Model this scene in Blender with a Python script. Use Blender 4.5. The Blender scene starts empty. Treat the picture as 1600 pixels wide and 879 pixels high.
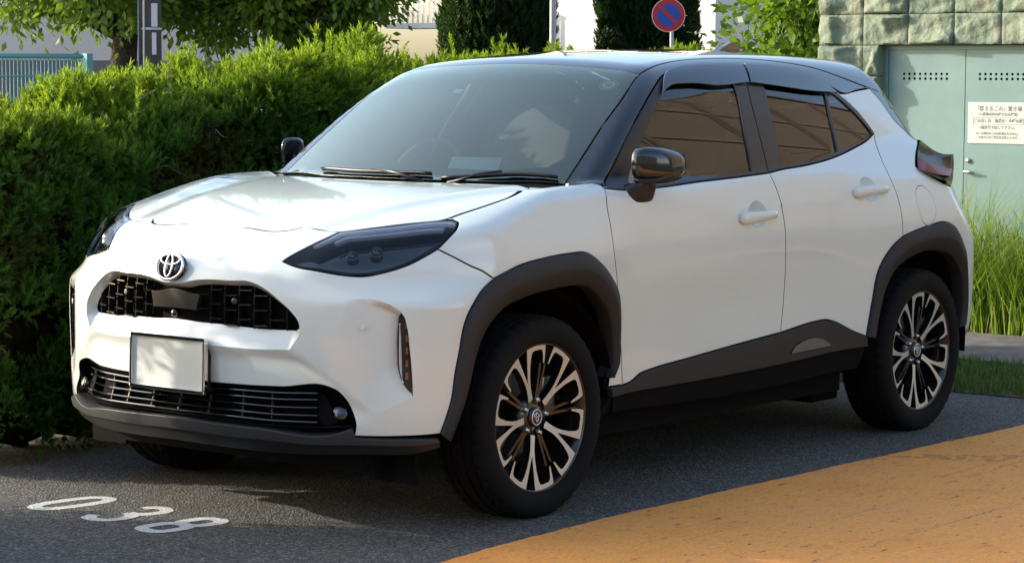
import bpy, bmesh, math, random
import numpy as np
from mathutils import Vector, Matrix, Euler
from mathutils.geometry import delaunay_2d_cdt
R = math.radians
scene = bpy.context.scene
COL = scene.collection
rng = np.random.default_rng(7); random.seed(7)

# ---------------------------------------------------------------- camera, sky, sun, exposure
cam = bpy.data.cameras.new('camera'); camo = bpy.data.objects.new('camera', cam); COL.objects.link(camo)
CAMPOS = Vector((6.1804, 5.57683, 1.43632))
_yaw, _pitch, _roll = 3.80668, -0.0849, 0.00508
_f = Vector((math.cos(_pitch)*math.cos(_yaw), math.cos(_pitch)*math.sin(_yaw), math.sin(_pitch)))
_r = Vector((math.sin(_yaw), -math.cos(_yaw), 0)); _u = _r.cross(_f)
_r2 = math.cos(_roll)*_r+math.sin(_roll)*_u; _u2 = -math.sin(_roll)*_r+math.cos(_roll)*_u
camo.matrix_world = Matrix((( _r2.x, _u2.x, -_f.x, CAMPOS.x), (_r2.y, _u2.y, -_f.y, CAMPOS.y), (_r2.z, _u2.z, -_f.z, CAMPOS.z), (0, 0, 0, 1)))
cam.sensor_fit = 'HORIZONTAL'; cam.sensor_width = 36; cam.lens = 36*3745.18248/1600
cam.clip_start = .1; cam.clip_end = 3000
scene.camera = camo

SUN_AZ = math.atan2(-.907, .42); SUN_EL = R(19)
to_sun = Vector((math.cos(SUN_AZ)*math.cos(SUN_EL), math.sin(SUN_AZ)*math.cos(SUN_EL), math.sin(SUN_EL)))
world = bpy.data.worlds.new('World'); scene.world = world; world.use_nodes = True
_nt = world.node_tree; _nt.nodes.clear()
_sky = _nt.nodes.new('ShaderNodeTexSky'); _sky.sky_type = 'NISHITA'; _sky.sun_disc = False
_sky.sun_elevation = SUN_EL; _sky.sun_rotation = math.pi/2-SUN_AZ
_sky.air_density = 1.0; _sky.dust_density = 2.2; _sky.ozone_density = 1.0
_bg = _nt.nodes.new('ShaderNodeBackground'); _bg.inputs['Strength'].default_value = .15
_wo = _nt.nodes.new('ShaderNodeOutputWorld')
_nt.links.new(_sky.outputs[0], _bg.inputs[0]); _nt.links.new(_bg.outputs[0], _wo.inputs[0])
_sl = bpy.data.lights.new('sun', 'SUN'); _sl.energy = 2.2; _sl.angle = R(.53); _sl.color = (1, .93, .81)
_so = bpy.data.objects.new('sun', _sl); COL.objects.link(_so)
_so.rotation_euler = (-to_sun).to_track_quat('-Z', 'Y').to_euler(); _so.location = (0, 0, 12)
scene.view_settings.view_transform = 'Standard'; scene.view_settings.look = 'None'
scene.view_settings.exposure = 1.53; scene.view_settings.gamma = 1
scene.view_settings.use_curve_mapping = False
scene.cycles.max_bounces = 8; scene.cycles.transparent_max_bounces = 16; scene.cycles.use_denoising = True
scene.cycles.sample_clamp_indirect = 6

# ---------------------------------------------------------------- materials
MATS = {}
def mat(name, col=(.5, .5, .5), rough=.5, metal=0., coat=0., coat_rough=.03, spec=.5, emit=None, trans=0.):
    m = bpy.data.materials.new(name); m.use_nodes = True; MATS[name] = m
    b = m.node_tree.nodes['Principled BSDF']
    b.inputs['Base Color'].default_value = (*col, 1); b.inputs['Roughness'].default_value = rough
    b.inputs['Metallic'].default_value = metal; b.inputs['Coat Weight'].default_value = coat
    b.inputs['Coat Roughness'].default_value = coat_rough; b.inputs['Specular IOR Level'].default_value = spec
    b.inputs['Transmission Weight'].default_value = trans
    return m
def nodes(m): return m.node_tree.nodes, m.node_tree.links, m.node_tree.nodes['Principled BSDF']
def noise_col(m, c1, c2, scale=8., detail=6., rough=.6, lo=.35, hi=.65, obj=True, c3=None):
    N, Lk, b = nodes(m)
    tc = N.new('ShaderNodeTexCoord'); nz = N.new('ShaderNodeTexNoise'); nz.inputs['Scale'].default_value = scale
    nz.inputs['Detail'].default_value = detail; nz.inputs['Roughness'].default_value = rough
    cr = N.new('ShaderNodeValToRGB'); cr.color_ramp.elements[0].position = lo; cr.color_ramp.elements[1].position = hi
    cr.color_ramp.elements[0].color = (*c1, 1); cr.color_ramp.elements[1].color = (*c2, 1)
    if c3:
        e = cr.color_ramp.elements.new((lo+hi)/2); e.color = (*c3, 1)
    Lk.new(tc.outputs['Object' if obj else 'Generated'], nz.inputs['Vector']); Lk.new(nz.outputs['Fac'], cr.inputs['Fac'])
    Lk.new(cr.outputs['Color'], b.inputs['Base Color'])
    return tc, nz, cr
def bump(m, scale=60., strength=.3, dist=.01, detail=4., kind='noise'):
    N, Lk, b = nodes(m)
    tc = N.new('ShaderNodeTexCoord')
    if kind == 'noise':
        nz = N.new('ShaderNodeTexNoise'); nz.inputs['Detail'].default_value = detail; out = nz.outputs['Fac']
    else:
        nz = N.new('ShaderNodeTexVoronoi'); out = nz.outputs['Distance']
    nz.inputs['Scale'].default_value = scale
    bp = N.new('ShaderNodeBump'); bp.inputs['Strength'].default_value = strength; bp.inputs['Distance'].default_value = dist
    Lk.new(tc.outputs['Object'], nz.inputs['Vector']); Lk.new(out, bp.inputs['Height']); Lk.new(bp.outputs['Normal'], b.inputs['Normal'])
def glass(name, tint, ior=1.5, rough=0., gain=1.55, base=.01, gcol=(1, 1, 1)):
    m = bpy.data.materials.new(name); m.use_nodes = True; N = m.node_tree.nodes; Lk = m.node_tree.links; N.clear(); MATS[name] = m
    o = N.new('ShaderNodeOutputMaterial'); mx = N.new('ShaderNodeMixShader'); fr = N.new('ShaderNodeFresnel'); fr.inputs['IOR'].default_value = ior
    ml = N.new('ShaderNodeMath'); ml.operation = 'MULTIPLY_ADD'; ml.inputs[1].default_value = gain; ml.inputs[2].default_value = base; ml.use_clamp = True
    tr = N.new('ShaderNodeBsdfTransparent'); tr.inputs[0].default_value = (*tint, 1)
    gl = N.new('ShaderNodeBsdfGlossy'); gl.inputs['Roughness'].default_value = rough; gl.inputs[0].default_value = (*gcol, 1)
    Lk.new(fr.outputs[0], ml.inputs[0]); Lk.new(ml.outputs[0], mx.inputs[0]); Lk.new(tr.outputs[0], mx.inputs[1]); Lk.new(gl.outputs[0], mx.inputs[2]); Lk.new(mx.outputs[0], o.inputs[0])
    return m

# ---------------------------------------------------------------- mesh helpers
class MB:
    """collects vertices and faces, then links them as one mesh object"""
    def __init__(s): s.v = []; s.f = []; s.n = []; s.mi = []
    def add(s, vs, fs, ns=None, mi=0):
        b = len(s.v); s.v += [tuple(map(float, p)) for p in vs]; s.f += [tuple(b+int(i) for i in f) for f in fs]
        s.n += [tuple(map(float, p)) for p in ns] if ns is not None else [(0., 0., 0.)]*len(vs); s.mi += [mi]*len(fs)
        return b
    def box(s, c, h, rot=None, bev=0., mi=0):
        c = Vector(c); rot = rot or Matrix.Identity(3)
        if bev <= 0:
            vs = [c+rot @ Vector((sx*h[0], sy*h[1], sz*h[2])) for sx in (-1, 1) for sy in (-1, 1) for sz in (-1, 1)]
            fs = [(0, 1, 3, 2), (4, 6, 7, 5), (0, 4, 5, 1), (2, 3, 7, 6), (0, 2, 6, 4), (1, 5, 7, 3)]
            s.add(vs, fs, mi=mi); return
        bm = bmesh.new(); bmesh.ops.create_cube(bm, size=2)
        for v in bm.verts: v.co = Vector((v.co.x*h[0], v.co.y*h[1], v.co.z*h[2]))
        bmesh.ops.bevel(bm, geom=bm.edges[:], offset=bev, segments=2, profile=.7, affect='EDGES')
        bm.verts.index_update()
        s.add([c+rot @ v.co for v in bm.verts], [[v.index for v in f.verts] for f in bm.faces], mi=mi); bm.free()
    def tube(s, pts, rad, n=8, cap=True, mi=0):
        pts = [Vector(p) for p in pts]; m = len(pts); rad = rad if hasattr(rad, '__len__') else [rad]*m
        vs = []; up = None
        for i, p in enumerate(pts):
            t = (pts[min(i+1, m-1)]-pts[max(i-1, 0)]).normalized()
            if up is None:
                up = Vector((0, 0, 1)) if abs(t.z) < .9 else Vector((1, 0, 0))
            a = t.cross(up).normalized(); b = a.cross(t).normalized(); up = b
            vs += [p+rad[i]*(math.cos(2*math.pi*k/n)*a+math.sin(2*math.pi*k/n)*b) for k in range(n)]
        fs = [(i*n+k, i*n+(k+1) % n, (i+1)*n+(k+1) % n, (i+1)*n+k) for i in range(m-1) for k in range(n)]
        if cap: fs += [tuple(range(n-1, -1, -1)), tuple((m-1)*n+k for k in range(n))]
        s.add(vs, fs, mi=mi)
    def lathe(s, prof, n=48, axis='y', c=(0, 0, 0), closed=False, mi=0):
        """prof: list of (radius, along)"""
        vs = []; m = len(prof)
        for r, a in prof:
            for k in range(n):
                t = 2*math.pi*k/n; x, z = r*math.cos(t), r*math.sin(t)
                p = (x, a, z) if axis == 'y' else ((x, z, a) if axis == 'z' else (a, x, z))
                vs.append((c[0]+p[0], c[1]+p[1], c[2]+p[2]))
        fs = [(i*n+k, i*n+(k+1) % n, ((i+1) % m)*n+(k+1) % n, ((i+1) % m)*n+k) for i in range(m if closed else m-1) for k in range(n)]
        s.add(vs, fs, mi=mi)
    def prism(s, poly, z0, z1, fn=lambda p: p, mi=0):
        n = len(poly); vs = [fn((x, y, z0)) for x, y in poly]+[fn((x, y, z1)) for x, y in poly]
        fs = [tuple(range(n-1, -1, -1)), tuple(range(n, 2*n))]+[(i, (i+1) % n, n+(i+1) % n, n+i) for i in range(n)]
        s.add(vs, fs, mi=mi)
    def mirror(s):
        o = MB(); o.v = [(x, -y, z) for x, y, z in s.v]; o.f = [tuple(reversed(f)) for f in s.f]; o.n = [(x, -y, z) for x, y, z in s.n]; o.mi = list(s.mi); return o
    def build(s, name, material, parent=None, smooth=True, loc=None, recalc=False, sharp=None):
        me = bpy.data.meshes.new(name); me.from_pydata(s.v, [], s.f)
        ms = material if isinstance(material, (list, tuple)) else [material]
        for m in ms: me.materials.append(MATS[m] if isinstance(m, str) else m)
        if len(ms) > 1: me.polygons.foreach_set('material_index', s.mi)
        if recalc:
            bm = bmesh.new(); bm.from_mesh(me); bmesh.ops.recalc_face_normals(bm, faces=bm.faces[:]); bm.to_mesh(me); bm.free()
        if smooth: me.polygons.foreach_set('use_smooth', [True]*len(me.polygons))
        me.update()
        if sharp is not None: me.set_sharp_from_angle(angle=R(sharp))
        if any(n != (0., 0., 0.) for n in s.n): me.normals_split_custom_set_from_vertices(s.n)
        o = bpy.data.objects.new(name, me); COL.objects.link(o)
        if parent is not None: o.parent = parent
        if loc is not None: o.location = loc
        return o
def empty(name, loc=(0, 0, 0), rz=0., parent=None):
    o = bpy.data.objects.new(name, None); COL.objects.link(o); o.location = loc; o.rotation_euler = (0, 0, rz); o.empty_display_size = .1
    if parent: o.parent = parent
    return o
def tag(o, label=None, cat=None, group=None, kind=None):
    if label: o['label'] = label
    if cat: o['category'] = cat
    if group: o['group'] = group
    if kind: o['kind'] = kind
    return o
def copy_tree(o, parent=None):
    c = o.copy(); COL.objects.link(c)
    if parent is not None: c.parent = parent
    for ch in list(o.children): copy_tree(ch, c)
    return c

# ---------------------------------------------------------------- car body surface (car frame: x forward, y left, z up)
class Spl:
    """natural cubic spline, linear outside its knots"""
    def __init__(s, x, y):
        x = np.asarray(x, float); y = np.asarray(y, float)
        if x[0] > x[-1]: x = x[::-1]; y = y[::-1]
        n = len(x); h = np.diff(x); A = np.eye(n); r = np.zeros(n)
        for i in range(1, n-1):
            A[i, i-1] = h[i-1]; A[i, i] = 2*(h[i-1]+h[i]); A[i, i+1] = h[i]
            r[i] = 6*((y[i+1]-y[i])/h[i]-(y[i]-y[i-1])/h[i-1])
        s.x, s.y, s.h, s.m = x, y, h, np.linalg.solve(A, r)
        s.d0 = (y[1]-y[0])/h[0]-h[0]*s.m[1]/6; s.d1 = (y[-1]-y[-2])/h[-1]+h[-1]*s.m[-2]/6
    def __call__(s, t):
        t = np.asarray(t, float); i = np.clip(np.searchsorted(s.x, t)-1, 0, len(s.h)-1)
        h = s.h[i]; a = (s.x[i+1]-t)/h; b = (t-s.x[i])/h
        v = a*s.y[i]+b*s.y[i+1]+((a**3-a)*s.m[i]+(b**3-b)*s.m[i+1])*h*h/6
        v = np.where(t < s.x[0], s.y[0]+(t-s.x[0])*s.d0, v)
        return np.where(t > s.x[-1], s.y[-1]+(t-s.x[-1])*s.d1, v)

def sstep(a, b, t):
    u = np.clip((t-a)/(b-a), 0, 1); return u*u*(3-2*u)
def smax(a, b, k):
    h = np.maximum(k-np.abs(a-b), 0)/k; return np.maximum(a, b)+h*h*k*.25
def smin(a, b, k): return -smax(-a, -b, k)

P_front = Spl([.15, .20, .26, .33, .42, .52, .60, .68, .76, .82, .87, .91, .945, .98, 1.02],
              [.70, .765, .812, .836, .843, .846, .848, .848, .843, .832, .808, .768, .70, .59, .44])
P_w = Spl([.15, .22, .30, .42, .55, .68, .80, .90, .98, 1.04, 1.09, 1.16],
          [.74, .79, .82, .832, .836, .842, .848, .847, .836, .819, .792, .742])
P_top = Spl([.85, .80, .72, .65, .50, .30, .10, -.10, -.30, -.45, -.7, -1.0, -1.46, -2.0, -2.3, -2.6, -2.9, -3.2, -3.4],
            [.855, .885, .928, .957, .987, 1.018, 1.043, 1.062, 1.073, 1.077, 1.082, 1.088, 1.103, 1.143, 1.18, 1.195, 1.17, 1.10, 1.02])
P_roof = Spl([-.6, -.9, -1.1, -1.4, -1.8, -2.3, -2.7, -2.95, -3.1, -3.3],
             [1.40, 1.489, 1.517, 1.540, 1.549, 1.542, 1.517, 1.478, 1.445, 1.39])
P_rear = Spl([.15, .3, .5, .75, .95, 1.1, 1.3], [-3.2, -3.28, -3.335, -3.325, -3.285, -3.21, -3.05])

def body(x, y, z):
    """signed field of the whole body: < 0 inside"""
    ay = np.abs(y)
    cz = sstep(.725, .82, z)*(1-.75*sstep(.88, .97, z))
    fr = x-(P_front(z)-.32*ay**2-(.205+.26*cz)*ay**4)
    ye = .57-1.12*(z-.475)
    fr = fr+.020*sstep(.045, -.045, ay-ye)*sstep(.605, .545, z)*sstep(.36, .43, z)
    w = P_w(z)
    ff = np.where(x > -.02, 1., np.exp(-((x+.02)/.40)**4))
    w = w+.036*ff*sstep(1.03, .84, z)
    w = w+.042*np.exp(-((x+2.60)/.56)**4)*sstep(1.12, .86, z)
    w = w-.005*np.exp(-((x+1.3)/.6)**2)*np.exp(-((z-.62)/.16)**2)
    sd = ay-w
    yc = .36+.22*np.clip((.65-x)/.95, 0, 1)
    tp = P_top(x)
    fh = sstep(-.55, -.3, x)
    tp = tp+fh*(-.016*sstep(yc-.02, yc+.07, ay)+.022*sstep(yc+.07, yc+.20, ay))
    tz = z-tp
    rr = (P_rear(z)+(.38+.17*sstep(.72, .98, z))*ay**2)-x
    L = smax(smax(smax(sd, tz*.98, .055), fr*.9, .10), rr*.9, .10)
    L = smax(L, .17-z, .04)
    zc = (z-1.05)/.437
    xw = -.235-.665*zc+.018*np.sin(np.pi*np.clip(zc, 0, 1))-.27*ay**2
    ws = (x-xw)*.52
    q = z-1.08
    wg = .794-.34*q-.30*np.maximum(q, 0)**2-np.where(x > -1.4, .035*((x+1.4)/.9)**2, .068*((x+1.4)/1.4)**2)
    sg = (ay-wg)*.93
    rf = z-(P_roof(x)+.003-.112*ay**2)
    xr = -2.80-(1.40-z)*.75+.30*ay**2
    rg = (xr-x)*.8
    G = smax(smax(smax(sg, rf, .10), ws, .045), rg, .06)
    G = np.maximum(G, .97-z)
    return smin(L, G, .02)

def grad(p, off=None, e=1e-3):
    f = lambda q: body(q[:, 0], q[:, 1], q[:, 2])
    g = np.stack([f(p+e*np.eye(3)[k])-f(p-e*np.eye(3)[k]) for k in range(3)], 1)
    return g/np.maximum(np.linalg.norm(g, axis=1, keepdims=True), 1e-9)

def cast(o, d, tmax, n=44, t0=0., out=True):
    """first sign change of the body field along o+t*d; out: from inside to outside, else from outside in"""
    o = np.asarray(o, float); d = np.asarray(d, float); m = len(d)
    ts = np.linspace(t0, tmax, n); lo = np.full(m, np.nan); hi = np.full(m, np.nan)
    prev = None
    for t in ts:
        q = o+t*d; s = body(q[:, 0], q[:, 1], q[:, 2])
        s = s if out else -s
        if prev is not None:
            hit = np.isnan(lo) & (prev < 0) & (s >= 0)
            lo[hit] = tp_; hi[hit] = t
        prev = s; tp_ = t
    for _ in range(17):
        mid = (lo+hi)/2; q = o+mid[:, None]*d; s = body(q[:, 0], q[:, 1], q[:, 2])
        s = s if out else -s
        b = s < 0; lo = np.where(b, mid, lo); hi = np.where(b, hi, mid)
    return o+((lo+hi)/2)[:, None]*d

# three ways to lay a sheet out: B = ball round the nose, T = tube along the car, Z = from above, R = ball round the tail
CB = np.array([.10, 0, .58]); CR = np.array([-2.65, 0, .65]); TZ = .60
def to3(kind, uv):
    uv = np.asarray(uv, float); u, v = uv[:, 0], uv[:, 1]; n = len(u); z0 = np.zeros(n)
    if kind == 'B':
        d = np.stack([np.cos(u)*np.cos(v), np.sin(u)*np.cos(v), np.sin(v)], 1); return cast(CB+np.zeros((n, 3)), d, 1.5)
    if kind == 'R':
        d = np.stack([-np.cos(u)*np.cos(v), np.sin(u)*np.cos(v), np.sin(v)], 1); return cast(CR+np.zeros((n, 3)), d, 1.5)
    if kind == 'T':
        return cast(np.stack([u, z0, z0+TZ], 1), np.stack([z0, np.cos(v), np.sin(v)], 1), 1.4)
    return cast(np.stack([u, v, z0+.7], 1), np.stack([z0, z0, z0+1], 1), 1.1)
def to2(kind, p):
    p = np.asarray(p, float)
    if kind in 'BR':
        d = p-(CB if kind == 'B' else CR); sx = d[:, 0] if kind == 'B' else -d[:, 0]
        return np.stack([np.arctan2(d[:, 1], sx), np.arctan2(d[:, 2], np.hypot(d[:, 0], d[:, 1]))], 1)
    if kind == 'T': return np.stack([p[:, 0], np.arctan2(p[:, 2]-TZ, p[:, 1])], 1)
    return p[:, :2].copy()

# outlines of the car's panels laid out on its body surface
OUT = {
 'fender': ('T', [(0.3151,0.4959),(0.2774,0.5034),(0.1428,0.5225),(0.0136,0.547),(-0.09,0.5814),(-0.19,0.6195),(-0.265,0.6645),(-0.34,0.6188),(-0.4,0.5659),(-0.42,0.5404),(-0.4187,0.5257),(-0.3933,0.4689),(-0.3851,0.3969),(-0.3821,0.3016),(-0.4081,0.1948),(-0.4347,0.0685),(-0.4586,-0.0635),(-0.4744,-0.1948),(-0.4825,-0.2493),(-0.3825,-0.241),(-0.3888,-0.2023),(-0.4409,-0.1543),(-0.4409,-0.0692),(-0.4369,0.0453),(-0.4141,0.1356),(-0.3625,0.1921),(-0.264,0.2592),(-0.2031,0.2847),(-0.1131,0.2873),(0.0197,0.2795),(0.1684,0.2602),(0.2773,0.2278),(0.3127,0.2577),(0.3528,0.285),(0.4091,0.3422),(0.4325,0.3697),(0.397,0.4006),(0.3497,0.4328),(0.3088,0.4664),(0.3036,0.4878)]),
 'front_door': ('T', [(-0.4187,0.5257),(-0.4873,0.5158),(-0.7101,0.5139),(-0.9873,0.5276),(-1.2377,0.5363),(-1.4722,0.5473),(-1.4741,0.5064),(-1.4819,0.4578),(-1.4921,0.4055),(-1.5036,0.339),(-1.5147,0.2421),(-1.5253,0.1181),(-1.5249,-0.0114),(-1.5121,-0.1377),(-1.203,-0.1612),(-0.909,-0.1857),(-0.6497,-0.2083),(-0.5913,-0.2174),(-0.5327,-0.2436),(-0.4825,-0.2493),(-0.4744,-0.1948),(-0.4586,-0.0635),(-0.4347,0.0685),(-0.4081,0.1948),(-0.3821,0.3016),(-0.3851,0.3969),(-0.3933,0.4689)]),
 'rear_door': ('T', [(-1.4722,0.5473),(-1.5422,0.5566),(-1.7596,0.5738),(-1.9763,0.6021),(-2.1917,0.6484),(-2.3274,0.6851),(-2.4132,0.7186),(-2.3526,0.5816),(-2.3344,0.4836),(-2.3335,0.4086),(-2.3304,0.3236),(-2.338,0.2313),(-2.2597,0.1922),(-2.1751,0.0991),(-2.1411,-0.054),(-2.1121,-0.2043),(-2.035,-0.1796),(-1.8943,-0.1227),(-1.8346,-0.1089),(-1.779,-0.11),(-1.5121,-0.1377),(-1.5249,-0.0114),(-1.5253,0.1181),(-1.5147,0.2421),(-1.5036,0.339),(-1.4921,0.4055),(-1.4819,0.4578),(-1.4741,0.5064)]),
 'hood': ('Z', [(0.648,0.0),(0.6355,0.1235),(0.6341,0.2927),(0.6158,0.323),(0.5941,0.3388),(0.5792,0.4081),(0.5666,0.476),(0.5053,0.5594),(0.4146,0.6413),(0.3151,0.7141),(0.2774,0.7173),(0.1428,0.7349),(0.0136,0.7385),(-0.09,0.7),(-0.19,0.645),(-0.255,0.605),(-0.24,0.4),(-0.222,0.2),(-0.215,0.0)]),
 'fascia': ('B', [(0.0,0.6026),(0.2268,0.5919),(0.5014,0.5391),(0.5594,0.5449),(0.6011,0.5588),(0.7054,0.5324),(0.7954,0.5034),(0.738,0.4668),(0.6686,0.4275),(0.5897,0.3806),(0.5545,0.3551),(0.6094,0.3304),(0.7136,0.3052),(0.8233,0.2845),(0.871,0.2803),(0.9544,0.2905),(1.0515,0.3153),(1.1154,0.3415),(1.1645,0.3629),(1.2,0.3415),(1.2785,0.2945),(1.3282,0.2716),(1.3709,0.2446),(1.288,0.1939),(1.2295,0.1212),(1.1977,-0.0041),(1.1837,-0.0726),(1.1725,-0.1514),(1.1518,-0.2158),(1.1328,-0.2659),(1.0266,-0.2749),(0.9307,-0.2851),(0.8377,-0.2918),(0.8439,-0.2545),(0.8291,-0.2035),(0.7966,-0.154),(0.7757,-0.1364),(0.7499,-0.1274),(0.5578,-0.1423),(0.2152,-0.1544),(-0.0053,-0.1591)]),
 'headlamp': ('B', [(0.7954,0.5034),(0.8869,0.505),(1.0589,0.5053),(1.2273,0.5023),(1.2877,0.4908),(1.3005,0.4722),(1.2609,0.4348),(1.2091,0.3976),(1.1645,0.3629),(1.1154,0.3415),(1.0515,0.3153),(0.9544,0.2905),(0.871,0.2803),(0.8233,0.2845),(0.7136,0.3052),(0.6094,0.3304),(0.5545,0.3551),(0.5897,0.3806),(0.6686,0.4275),(0.738,0.4668)]),
 'grille_in': ('B', [(0.0079,0.2473),(0.0732,0.2478),(0.1443,0.2639),(0.2141,0.2684),(0.3302,0.2645),(0.4071,0.2619),(0.4519,0.2466),(0.5377,0.1915),(0.5857,0.1501),(0.6191,0.1091),(0.6241,0.0922),(0.6089,0.0799),(0.4553,0.0836),(0.272,0.095),(0.1348,0.0989),(0.023,0.1058)]),
 'grille_out': ('B', [(0.0013,0.2604),(0.0703,0.2638),(0.1413,0.2773),(0.2113,0.2817),(0.3284,0.2775),(0.4147,0.2746),(0.4625,0.259),(0.5508,0.2012),(0.6011,0.1573),(0.6342,0.1116),(0.6366,0.0706),(0.5955,0.0106),(0.4522,0.0062),(0.2674,0.0092),(0.1293,0.0113),(0.0187,0.0177)]),
 'camera_panel': ('B', [(0.0245,0.2401),(0.0943,0.2249),(0.1529,0.2193),(0.1344,0.1471),(0.0224,0.1518)]),
 'intake': ('B', [(-0.0053,-0.1591),(0.2152,-0.1544),(0.5578,-0.1423),(0.7499,-0.1274),(0.7757,-0.1364),(0.7966,-0.154),(0.8224,-0.1978),(0.835,-0.2357),(0.8237,-0.2609),(0.7137,-0.2745),(0.5063,-0.2889),(0.2621,-0.2921),(0.0151,-0.2931)]),
 'fog_lamp': ('B', [(0.7875,-0.2157)]),
 'slit': ('B', [(0.9958,0.1459),(1.0081,0.1261),(1.0163,0.0935),(1.0248,0.0196),(1.0316,-0.0503),(1.0366,-0.1414),(1.0176,-0.1246),(1.0007,-0.1033),(0.9857,-0.0663),(0.979,0.0088),(0.9809,0.0945),(0.9874,0.1355)]),
 'scallop': ('B', [(0.9958,0.1459),(1.0081,0.1261),(1.0163,0.0935),(1.0248,0.0196),(1.0316,-0.0503),(1.0366,-0.1414),(0.9718,-0.1767),(0.897,-0.2172),(0.8441,-0.2329),(0.8255,-0.1313),(0.7983,-0.0163),(0.7892,0.0998),(0.8079,0.1863),(0.8537,0.1987),(0.9196,0.1891),(0.9649,0.1689)]),
 'lip': ('B', [(0.0137,-0.304),(0.2609,-0.3054),(0.5057,-0.3015),(0.689,-0.3038),(0.7614,-0.2906),(0.8327,-0.2601),(0.8445,-0.2935),(0.9417,-0.2886),(1.0484,-0.2804),(1.1244,-0.2785),(1.1433,-0.3176),(1.033,-0.3461),(0.8565,-0.3667),(0.6609,-0.3956),(0.4337,-0.4147),(0.1998,-0.4218),(0.0283,-0.4209)]),
 'lip_mid': ('B', [(0.0019,-0.3575),(0.2531,-0.3579),(0.5022,-0.3489),(0.6883,-0.3416),(0.8386,-0.3253),(0.9432,-0.3163),(1.0504,-0.3072),(1.1354,-0.2945)]),
 'arch_f_out': ('T', [(0.4903,-0.314),(0.4763,-0.2578),(0.4593,-0.1868),(0.4502,-0.1015),(0.4383,-0.0276),(0.4107,0.106),(0.3552,0.1798),(0.2773,0.2278),(0.1684,0.2602),(0.0197,0.2795),(-0.1131,0.2873),(-0.2031,0.2847),(-0.264,0.2592),(-0.3625,0.1921),(-0.4141,0.1356),(-0.4369,0.0453),(-0.4409,-0.0692),(-0.4409,-0.1543),(-0.3888,-0.2023)]),
 'arch_f_in': ('T', [(0.4519,-0.3422),(0.4346,-0.2777),(0.4125,-0.2179),(0.3873,-0.1312),(0.3654,-0.0502),(0.3339,0.0234),(0.2393,0.1142),(0.1258,0.1486),(-0.0225,0.1672),(-0.1558,0.1715),(-0.2156,0.1628),(-0.3094,0.1034),(-0.3738,0.0306),(-0.3993,-0.0642),(-0.4048,-0.1619),(-0.3845,-0.2066)]),
 'arch_r_out': ('T', [(-2.1121,-0.2043),(-2.1411,-0.054),(-2.1751,0.0991),(-2.2597,0.1922),(-2.338,0.2313),(-2.4031,0.2441),(-2.5561,0.2665),(-2.6821,0.2743),(-2.7795,0.2448),(-2.8384,0.1849)]),
 'arch_r_in': ('T', [(-2.1775,-0.2168),(-2.1968,-0.1078),(-2.222,-0.0212),(-2.291,0.0823),(-2.43,0.1393),(-2.6557,0.1487),(-2.7789,0.109),(-2.8541,0.0285)]),
 'sill_top': ('T', [(-2.1121,-0.2043),(-2.035,-0.1796),(-1.8943,-0.1227),(-1.8346,-0.1089),(-1.779,-0.11),(-1.5121,-0.1377),(-1.203,-0.1612),(-0.909,-0.1857),(-0.6497,-0.2083),(-0.5913,-0.2174),(-0.5327,-0.2436),(-0.4825,-0.2493),(-0.3825,-0.241)]),
 'sill_mid': ('T', [(-2.12,-0.2506),(-1.5068,-0.2778),(-0.9163,-0.2874),(-0.3972,-0.2855)]),
 'sill_low': ('T', [(-2.0814,-0.3527),(-1.5832,-0.3775),(-1.0221,-0.3787),(-0.3386,-0.3527)]),
 'ws_side': ('Z', [(-0.3824,0.6558),(-0.5106,0.6392),(-0.6473,0.6183),(-0.785,0.6017),(-0.9496,0.5627)]),
 'ws_top': ('Z', [(-0.9496,0.5627),(-0.9434,0.4588),(-0.9288,0.2953),(-0.9218,0.0014)]),
 'roof_side': ('T', [(-0.9577,0.9917),(-1.019,1.0033),(-1.1182,1.0267),(-1.2619,1.0446),(-1.431,1.0472),(-1.6868,1.042),(-1.9407,1.0235),(-2.1493,0.9958),(-2.3542,0.95),(-2.5322,0.9178)]),
 'glass_f': ('T', [(-0.6194,0.5805),(-0.6927,0.6595),(-0.788,0.7391),(-0.9249,0.8405),(-1.0276,0.8973),(-1.1181,0.9219),(-1.2393,0.9293),(-1.4608,0.9377),(-1.4509,0.8795),(-1.3962,0.7189),(-1.3592,0.5629),(-1.1647,0.5512),(-0.9336,0.5397),(-0.7146,0.5336),(-0.5879,0.5385)]),
 'glass_r': ('T', [(-1.6789,0.9392),(-1.877,0.9379),(-2.017,0.9199),(-2.1199,0.8923),(-2.0797,0.7862),(-2.0411,0.6365),(-1.9313,0.6088),(-1.7718,0.591),(-1.5824,0.5755),(-1.6158,0.7295),(-1.6615,0.881)]),
 'glass_q': ('T', [(-2.1375,0.8826),(-2.1944,0.8691),(-2.2664,0.8267),(-2.3356,0.7747),(-2.3897,0.7178),(-2.3028,0.6902),(-2.2038,0.6659),(-2.0815,0.6423),(-2.1015,0.7734)]),
 'frame_f': ('T', [(-0.4187,0.5257),(-0.5325,0.6109),(-0.648,0.7088),(-0.7956,0.8126),(-0.928,0.8926),(-1.0488,0.9528),(-1.1819,0.9855),(-1.3536,0.9919),(-1.6018,0.9922),(-1.5418,0.8921),(-1.5039,0.7682),(-1.4842,0.6484),(-1.4722,0.5473)]),
 'frame_r': ('T', [(-1.6155,0.9924),(-1.7944,0.988),(-2.0103,0.9673),(-2.1429,0.9276),(-2.2389,0.8893),(-2.3335,0.8212),(-2.4132,0.7186)]),
 'cpillar': ('T', [(-2.2765,0.883),(-2.416,0.903),(-2.5322,0.9178),(-2.5825,0.8718),(-2.6371,0.7963),(-2.7175,0.7424),(-2.79,0.6919),(-2.6639,0.6064),(-2.573,0.5304),(-2.6684,0.4807),(-2.7732,0.4363)]),
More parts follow.
